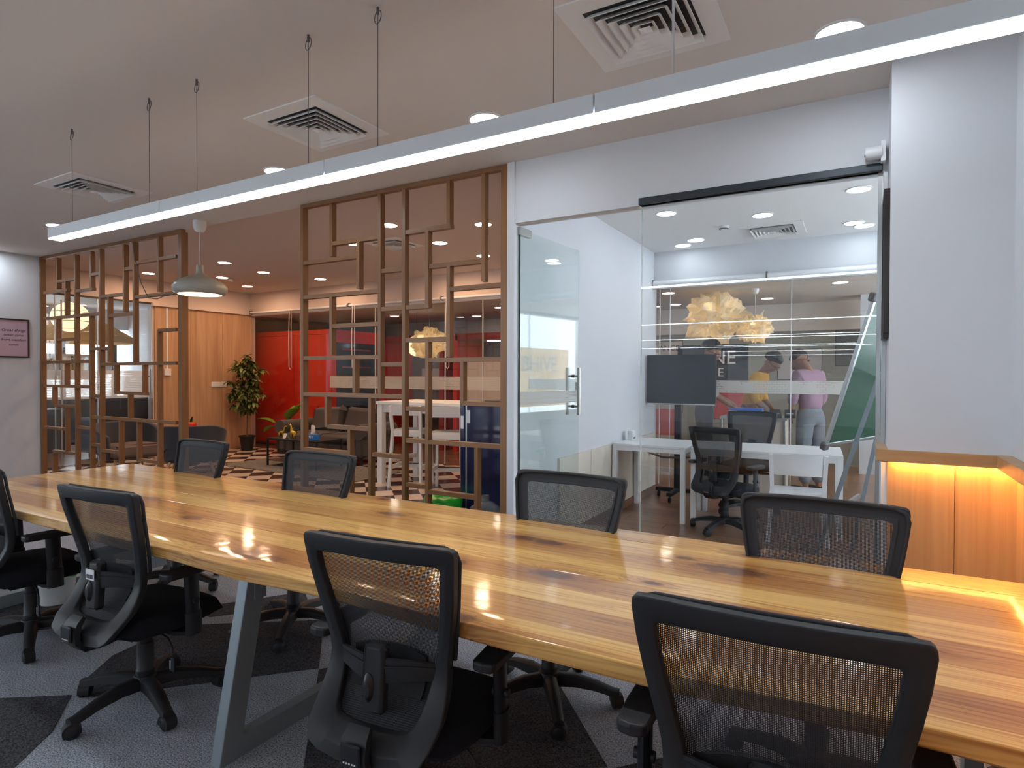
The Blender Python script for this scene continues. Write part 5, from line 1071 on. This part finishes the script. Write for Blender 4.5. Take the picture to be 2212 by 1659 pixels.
def poster(label, x, z, w, h, m_, y=11.2, words=None):
    r_ = thing('wall_poster', label, 'poster', (x, y-0.008, z)); MB().box(-w/2, w/2, -0.004, 0.007, -h/2, h/2).build('sheet', M[m_], r_); MB().box(-w/2-0.012, w/2+0.012, 0.002, 0.0075, -h/2-0.012, h/2+0.012).build('border', M['frameblack'], r_)
    for (tx, sz, px, pz, mm) in (words or ()): text('lettering', tx, sz, M[mm], frame4((1, 0, 0), (0, 0, 1), (0, -1, 0), (px, -0.0045, pz)), r_, 0.0005)
    return r_
poster('dark poster with pale block letters behind the television', -2.28, 1.62, 1.22, 0.78, 'posterdark', words=(('NE', 0.34, 0.20, 0.16, 'paper'), ('E', 0.22, 0.16, -0.10, 'paper'), ('TIVITY', 0.08, 0.28, -0.28, 'paper'))); p2_ = poster('white geometric poster behind the standing person in mauve', -0.85, 1.66, 0.66, 0.50, 'postergrey'); poster('beige poster with dark lettering at the left end of the corridor wall', -3.05, 1.45, 0.5, 1.3, 'beige', words=(('ANCE', 0.14, 0, 0.52, 'ink'),)); poster('dim grey picture near the column on the corridor wall', 0.0, 1.95, 0.62, 0.62, 'greydark'); poster('red lower poster on the corridor wall', -1.95, 0.95, 0.55, 0.5, 'posterred')
pr_ = thing('rollup_banner', 'upright banner with red picture field behind the television stand', 'banner', (-2.62, 9.2, 0)); MB().box(-0.28, 0.28, -0.006, 0.0, 0.06, 1.30).build('sheet', M['postergrey'], pr_); MB().box(-0.26, 0.26, -0.008, -0.006, 0.55, 0.95).build('red_field', M['posterred'], pr_); MB().box(-0.30, 0.30, -0.08, 0.05, 0, 0.06).build('base', M['alu'], pr_)
text('lettering', 'COMPANY', 0.09, M['ink'], frame4((1, 0, 0), (0, 0, 1), (0, -1, 0), (0, -0.0065, 0.45)), pr_, 0.0005)
# bright counter with boxes
ctr = thing('counter', 'steel sided counter behind the meeting room back glass', 'counter', (-1.02, 8.02, 0)); mod_bevel(MB().box(-0.42, 0.28, -0.22, 0.22, 0.02, 0.93).build('body', M['beige'], ctr), 0.004); MB().box(-0.46, 0.30, -0.25, 0.25, 0.93, 0.96).build('top', M['alu'], ctr)
for x in (-0.44, 0.28): MB().cyl((x, -0.235, 0), (x, -0.235, 0.93), 0.015).build('post', M['chrome'], ctr, 40)
bxb = thing('box', 'blue and white box on the corridor counter', 'box', (-1.20, 7.98, 0.9605)); mod_bevel(MB().box(-0.19, 0.19, -0.1, 0.1, 0, 0.07).build('carton', M['paper'], bxb), 0.002); MB().box(-0.191, 0.191, -0.101, 0.101, 0.07, 0.10).build('lid', M['litblue'], bxb)
for i, (x, z, a_) in enumerate(((-0.86, 0.9605, 12), (-0.70, 0.9605, 5))):
    q_ = thing('card_reader', ('left' if i == 0 else 'right') + ' dark wedge-shaped terminal on the corridor counter', 'terminal', (x, 7.94, z), R(a_)); mod_bevel(MB().add([(-0.06, -0.1, 0), (0.06, -0.1, 0), (0.06, 0.1, 0), (-0.06, 0.1, 0), (-0.06, -0.1, 0.03), (0.06, -0.1, 0.03), (0.06, 0.1, 0.09), (-0.06, 0.1, 0.09)], [(0, 3, 2, 1), (4, 5, 6, 7), (0, 1, 5, 4), (1, 2, 6, 5), (2, 3, 7, 6), (3, 0, 4, 7)]).build('case', M['black'], q_), 0.004); MB().box(-0.04, 0.04, -0.06, -0.02, 0.045, 0.05).build('keypad', M['sticker'], q_)

# ---- people
def person(label, x, y, rz, lean, nod, sc, shirt, legs, arms, hold=0):
    r_ = thing('person', label, 'person', (x, y, 0), rz); r_.scale = (sc, sc, sc)
    piv = Vector((0, 0, 0.95))
    def up(p): v = Vector(p) - piv; return Matrix.Rotation(-lean, 3, 'X') @ v + piv
    npv = up((0, 0.0, 1.46))
    def hd(p): v = up(p) - npv; return Matrix.Rotation(-nod, 3, 'X') @ v + npv
    J = {}
    def skin_obj(name, verts, edges, radii, m_, parent, root_i, sub=2):
        me = bpy.data.meshes.new(name); me.from_pydata([tuple(v) for v in verts], edges, []); me.materials.append(m_)
        o = bpy.data.objects.new(name, me); COL.objects.link(o); o.parent = parent
        o.modifiers.new('skin', 'SKIN').use_smooth_shade = True
        for i, rr_ in enumerate(radii):
            me.skin_vertices[0].data[i].radius = rr_ if isinstance(rr_, tuple) else (rr_, rr_)
            me.skin_vertices[0].data[i].use_root = (i == root_i)
        mod_sub(o, sub); return o
    V = []; E_ = []; Rd = []
    def add(p, r__, par=None):
        V.append(Vector(p)); Rd.append(r__); i = len(V)-1
        if par is not None: E_.append((par, i))
        return i
    pel = add((0, 0, 0.95), (0.135, 0.10)); wa = add(up((0, 0, 1.10)), (0.125, 0.09), pel); ch = add(up((0, 0, 1.28)), (0.15, 0.10), wa); nb = add(up((0, -0.01, 1.43)), (0.075, 0.065), ch)
    nk = add(up((0, 0.0, 1.49)), 0.052, nb); h0 = add(hd((0, 0.02, 1.56)), (0.074, 0.085), nk); h1 = add(hd((0, 0.015, 1.63)), (0.092, 0.108), h0); h2 = add(hd((0, 0.0, 1.70)), (0.080, 0.095), h1)
    add(hd((0, 0.118, 1.60)), 0.013, h0)
    for s in (-1, 1): add(hd((s*0.082, 0.0, 1.61)), 0.012, h1)
    AR = {}
    for s in (-1, 1):
        shd = add(up((s*0.17, -0.01, 1.40)), 0.065, ch); eb_, wr_ = arms[0 if s < 0 else 1]
        el = add(up((s*eb_[0], eb_[1], eb_[2])), 0.042, shd); wr = add(up((s*wr_[0], wr_[1], wr_[2])), 0.028, el); AR[s] = (shd, el, wr)
        d = (V[wr]-V[el]).normalized(); pm = add(V[wr] + d*0.06, (0.036, 0.018), wr); sd_ = d.cross(Vector((0, 0, 1)))
        sd_ = Vector((1, 0, 0)) if sd_.length < 0.1 else sd_.normalized(); nn = sd_.cross(d)
        for q, L in enumerate((0.06, 0.072, 0.068, 0.052)):
            k1 = add(V[pm] + d*0.03 + sd_*(0.027-0.018*q), 0.0095, pm); k2 = add(V[k1] + d*L*0.55 - nn*0.012, 0.0085, k1); add(V[k2] + d*L*0.35 - nn*0.026, 0.0075, k2)
        t1 = add(V[wr] + d*0.03 + sd_*0.035, 0.011, wr); add(V[t1] + d*0.04 + sd_*0.02, 0.009, t1)
    LG = {}
    for s in (-1, 1):
        hp = add((s*0.09, 0, 0.88), 0.088, pel); kn = add((s*0.10, 0.02, 0.49), 0.058, hp); an = add((s*0.10, -0.02, 0.10), 0.038, kn); he = add((s*0.105, -0.03, 0.035), 0.034, an); add((s*0.115, 0.14, 0.028), 0.026, he); LG[s] = (hp, kn, an)
    skin_obj('body', V, E_, Rd, M['skin'], r_, pel)
    def garment(name, chain, m_):
        ids = {}; vv = []; ee = []; rr_ = []
        for (i, extra, par) in chain:
            ids[i] = len(vv); vv.append(V[i] if not isinstance(i, tuple) else V[i[0]].lerp(V[i[1]], i[2])); b_ = Rd[i] if not isinstance(i, tuple) else Rd[i[0]]
            b_ = b_ if isinstance(b_, tuple) else (b_, b_); rr_.append((b_[0]+extra, b_[1]+extra))
            if par is not None: ee.append((ids[par], ids[i]))
        return skin_obj(name, vv, ee, rr_, m_, r_, 0)
    tor = [(ch, 0.018, None), (wa, 0.028, ch), (pel, 0.022, wa), (nb, 0.010, ch)]
    for s in (-1, 1): a_, b_, c_ = AR[s]; tor += [(a_, 0.018, ch), (b_, 0.020, a_), ((b_, c_, 0.35), 0.016, b_)]
    garment('shirt', tor, M[shirt])
    tro = [((pel, wa, 0.7), 0.004, None), (pel, 0.018, (pel, wa, 0.7))]
    for s in (-1, 1): a_, b_, c_ = LG[s]; tro += [(a_, 0.020, pel), (b_, 0.026, a_), (c_, 0.030, b_)]
    garment('trousers', tro, M[legs])
    hair = MB(); prof = [(0.094*math.sin(PI*i/16), 0.105*math.cos(PI*i/16)) for i in range(0, 11)]
    hair.lathe(prof, 20, fn=lambda p, t: Vector((p.x*1.02, p.y*1.22 - 0.02, p.z*1.05 + (0.03 if p.y > 0.02 and p.z < 0.03 else 0))))
    ho = hair.build('hair', M['hair'], r_, 'all'); c_ = hd((0, 0.0, 1.665)); ho.location = c_; ho.rotation_euler = (-(lean+nod), 0, 0)
    for s in (-1, 1):
        es = MB().lathe([(0.0, 0.006), (0.009, 0.003), (0.009, -0.002)], 10, fn=lambda p, t: Vector((p.x, p.z, p.y*0.6))); eo = es.build('eye', M['hair'], r_); eo.location = hd((s*0.032, 0.106, 1.625)); eo.rotation_euler = (-(lean+nod), 0, 0)
        so_ = MB().cbox(-0.045, 0.045, -0.07, 0.19, 0.0, 0.07, 0.02).build('shoe', M['shoe'], r_, 60); so_.location = (s*0.11, -0.01, 0)
    return r_
fwd = (((0.24, 0.06, 1.14), (0.16, 0.27, 1.05)), ((0.24, 0.06, 1.14), (0.15, 0.26, 1.02)))
dwn = (((0.24, 0.02, 1.13), (0.22, 0.12, 0.90)), ((0.24, 0.03, 1.13), (0.20, 0.16, 0.93)))
person('person in a pale shirt standing behind the television', -1.72, 7.98, R(-75), R(4), R(14), 1.10, 'shirt_pale', 'trousers', fwd)
person('person in a mustard yellow shirt leaning over the counter', -1.30, 8.75, R(-95), R(22), R(18), 1.06, 'shirt_yellow', 'trousers', fwd)
person('person in a mauve shirt and grey jeans with head bowed', -0.50, 8.42, R(50), R(7), R(38), 1.05, 'shirt_purple', 'jeans', dwn)

# ---- red phone booths behind the lounge glass
def booth(label, x0, x1, y0, y1, h, split):
    r_ = thing('phone_booth', label, 'booth', ((x0+x1)/2, (y0+y1)/2, 0)); hx, hy = (x1-x0)/2, (y1-y0)/2
    mod_bevel(MB().box(-hx, hx, -hy+0.02, hy, 0.02, h).build('shell', M['red'], r_), 0.01)
    n = len(split)-1
    for a_, b_ in zip(split, split[1:]): mod_bevel(MB().box(a_-(x0+x1)/2+0.006, b_-(x0+x1)/2-0.006, -hy-0.01, -hy+0.02, 0.05, h-0.10).build('panel', M['red'], r_), 0.006)
    MB().box(-hx, hx, -hy-0.005, -hy+0.02, h-0.09, h).build('top_rail', M['red'], r_); MB().box(-hx, hx, -hy, hy, 0, 0.02).build('plinth', M['black'], r_)
    return r_
b1_ = booth('large red booth behind the lounge glass beside the tree', -11.3, -8.85, 8.40, 9.75, 2.35, [-11.3, -9.9, -8.85])
for z in (1.2, 1.6, 1.95): MB().box(1.225, 1.24, -0.4, 0.4, z, z+0.03).build('shelf', M['reddark'], b1_)
MB().box(1.22, 1.232, -0.55, 0.55, 0.4, 2.1).build('side_window', M['screen'], b1_)
for q, (x, w_, lab) in enumerate(((-7.75, 0.75, 'red framed booth with dark glass behind the sofa'), (-6.05, 0.62, 'dark red booth with shelves behind the middle of the larger screen'), (-4.65, 0.6, 'red edged booth behind the bar table at the right'))):
    r_ = thing('phone_booth', lab, 'booth', (x, 9.95, 0)); h = 2.25
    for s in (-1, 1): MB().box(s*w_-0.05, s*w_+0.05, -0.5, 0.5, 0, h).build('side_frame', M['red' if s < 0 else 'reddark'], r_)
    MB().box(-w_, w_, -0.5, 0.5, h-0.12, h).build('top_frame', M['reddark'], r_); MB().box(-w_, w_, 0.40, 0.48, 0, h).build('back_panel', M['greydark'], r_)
    MB().box(-w_+0.05, w_-0.05, -0.46, -0.45, 0.05, h-0.12).build('pane', M['glass'], r_); MB().box(-w_+0.05, w_-0.05, -0.25, 0.38, 0.78, 0.82).build('table_shelf', M['reddark'], r_)
    MB().box(-0.35, 0.35, 0.30, 0.40, 1.15, 1.60).build('whiteboard', M['postergrey'], r_); MB().box(-0.4, 0.4, 0.33, 0.40, 0.84, 1.08).build('acoustic_pad', M['greydark'], r_); MB().box(-0.16, 0.16, -0.1, 0.1, h-0.135, h-0.121).build('light', emis('booth_light', (0.8, 0.9, 1.0), 5.0), r_)
    MB().box(w_-0.32, w_-0.30, -0.47, -0.46, 0.9, 1.3).build('handle', M['chrome'], r_)
bt2 = thing('side_cabinet', 'grey cabinet behind the lounge glass right of the bar table', 'cabinet', (-4.1, 8.9, 0)); mod_bevel(MB().box(-0.8, 0.8, -0.25, 0.25, 0, 1.1).build('body', M['greydark'], bt2), 0.004); MB().box(-0.78, -0.01, -0.265, -0.25, 0.05, 1.06).build('door', M['greydark'], bt2); MB().box(0.01, 0.78, -0.265, -0.25, 0.05, 1.06).build('door', M['greydark'], bt2)
pn = thing('glass_whiteboard', 'pale translucent panel leaning behind the frosted band', 'panel', (-5.55, 8.7, 0)); MB().box(-0.35, 0.35, 0, 0.02, 0.5, 1.75).build('sheet', M['beige'], pn); MB().box(-0.36, 0.36, -0.01, 0.03, 0.44, 0.5).build('lower_rail', M['alu'], pn)
for sx in (-0.3, 0.3): MB().box(sx-0.015, sx+0.015, -0.2, 0.2, 0, 0.45).build('leg', M['alu'], pn)
for i, (x, y, z, r__) in enumerate(((-7.35, 9.15, 2.02, 0.20), (-4.5, 9.05, 1.86, 0.16))):
    g = thing('globe_lamp', ('round paper globe lamp behind the lounge glass near the red booth', 'round paper globe lamp behind the right part of the lounge glass')[i], 'pendant lamp', (x, y, z)); MB().lathe([(r__*math.sin(PI*q/14), -r__*math.cos(PI*q/14)) for q in range(15)], 24).build('globe', M['e_lantern'], g, 'all'); MB().cyl((0, 0, r__), (0, 0, 2.68-z), 0.004, n=6).build('cord', M['cord'], g)

# ---- outside sign on the daylight window
sg = thing('window_sign', 'yellow sign with dark letters on the outer window, seen reflected in the door', 'sign', (2.42, 9.97, 1.40))
MB().box(0, 0.03, -0.67, 1.05, -0.55, 0.60).build('panel', M['vinyl'], sg)
text('lettering', 'BHIVE', 0.44, M['ink'], frame4((0, 1, 0), (0, 0, 1), (1, 0, 0), (-0.002, 0.05, 0.27)), sg, 0.001)

# ================================================================== BRIGHT ROOM LEFT OF THE LOUNGE
ln = thing('paper_lantern', 'large round glowing paper lantern behind the left lattice screen', 'pendant lamp', (-12.5, 5.56, 2.50)); MB().lathe([(0.30*math.sin(PI*q/20), -0.27*math.cos(PI*q/20)) for q in range(21)], 32).build('globe', M['e_lantern'], ln, 'all'); MB().cyl((0, 0, 0.26), (0, 0, 0.45), 0.004, n=6).build('cord', M['cord'], ln); MB().lathe([(0.06, 0.262), (0.06, 0.275), (0, 0.275)], 14).build('cap', M['cord'], ln)
for q_ in range(4): MB().lathe([(0.302*math.sin(PI*(4+4*q_)/20), -0.272*math.cos(PI*(4+4*q_)/20)), (0.305*math.sin(PI*(4.15+4*q_)/20), -0.275*math.cos(PI*(4.15+4*q_)/20)), (0.302*math.sin(PI*(4.3+4*q_)/20), -0.272*math.cos(PI*(4.3+4*q_)/20))], 32).build('rib', M['tan'], ln)
cp = thing('canvas_canopy', 'tan canvas canopy behind the left glass partition', 'canopy', (-14.2, 6.45, 0)); MB().lathe([(0.02, 2.75), (0.6, 2.50), (1.0, 2.25), (1.0, 2.12), (0.96, 2.12), (0.96, 2.24), (0.5, 2.5)], 16).build('cover', M['tan'], cp, 30); MB().cyl((0, 0, 0), (0, 0, 2.75), 0.03).build('pole', M['alu'], cp, 40); MB().lathe([(0, 0.06), (0.25, 0.05), (0.25, 0)], 20).build('base', M['black'], cp, 40)
sgn = thing('shop_sign', 'pale sign with large dark letters behind the left screen', 'sign', (-14.85, 6.35, 1.62)); MB().box(-0.03, 0.0, -0.75, 0.75, -0.28, 0.28).build('panel', M['paper'], sgn); text('lettering', 'MH', 0.46, M['ink'], frame4((0, 1, 0), (0, 0, 1), (1, 0, 0), (0.001, 0.0, 0.06)), sgn, 0.002); text('lettering', 'Haul', 0.22, M['ink'], frame4((0, 1, 0), (0, 0, 1), (1, 0, 0), (0.001, 0.1, -0.2)), sgn, 0.002); MB().box(0.0, 0.004, -0.72, -0.5, -0.27, -0.1).build('yellow_field', M['yellow'], sgn)
fp = thing('framed_print', 'black framed print in the bright room left of the veneer wall', 'picture', (-14.95, 7.35, 1.75)); MB().box(-0.01, 0.004, -0.14, 0.14, -0.26, 0.26).build('print', M['paper'], fp)
for b in ((0, .02, -.16, .16, .26, .28), (0, .02, -.16, .16, -.28, -.26), (0, .02, -.16, -.14, -.26, .26), (0, .02, .14, .16, -.26, .26)): MB().box(*b).build('frame_side', M['frameblack'], fp)
s2 = thing('sofa', 'dark sofa seen through the left glass partition', 'sofa', (-11.45, 6.10, 0), R(-90)); mod_bevel(MB().cbox(-0.75, 0.75, -0.35, 0.40, 0.10, 0.42, 0.03).build('base', M['armchair'], s2), 0.02)
for sx in (-0.6, 0.6):
    for sy in (-0.25, 0.3): MB().cyl((sx, sy, 0), (sx, sy, 0.12), 0.025, n=10).build('foot', M['black'], s2)
mod_bevel(MB().cbox(-0.75, 0.75, 0.20, 0.42, 0.40, 1.05, 0.05).build('back', M['armchair'], s2), 0.03, 3); mod_bevel(MB().cbox(-0.55, 0.55, -0.32, 0.18, 0.42, 0.54, 0.04).build('seat_cushion', M['armchair'], s2), 0.02)
for s in (-1, 1): mod_bevel(MB().cbox(s*0.66-0.09, s*0.66+0.09, -0.38, 0.2, 0.42, 0.70, 0.04).build('arm', M['armchair'], s2), 0.03)
fl_ = thing('flower_vase', 'white flowers in a dark vase behind the left screen', 'plant', (-13.2, 5.15, 0.80)); MB().lathe([(0, 0), (0.07, 0), (0.09, 0.12), (0.05, 0.25), (0.06, 0.27)], 18).build('vase', M['black'], fl_, 40)
lm = MB(); rr = random.Random(8)
for q in range(90): leafmesh(lm, (rr.uniform(-.07, .07), rr.uniform(-.07, .07), 0.32+rr.uniform(-.04, .10)), (rr.uniform(-1, 1), rr.uniform(-1, 1), rr.uniform(-0.3, 1)), 0.07, 0.022, 0.4, 3)
lm.build('blooms', M['paper'], fl_); MB().tube([(0, 0, 0.2), (0, 0, 0.36)], 0.012, 6).build('stems', M['leaf'], fl_)
cn = thing('low_cabinet', 'dark cabinet carrying the flower vase behind the left screen', 'cabinet', (-13.2, 5.15, 0)); mod_bevel(MB().box(-0.3, 0.3, -0.5, 0.5, 0.0, 0.80).build('body', M['greydark'], cn), 0.004); MB().box(0.30, 0.31, -0.48, -0.01, 0.05, 0.76).build('door', M['greydark'], cn); MB().box(0.30, 0.31, 0.01, 0.48, 0.05, 0.76).build('door', M['greydark'], cn)
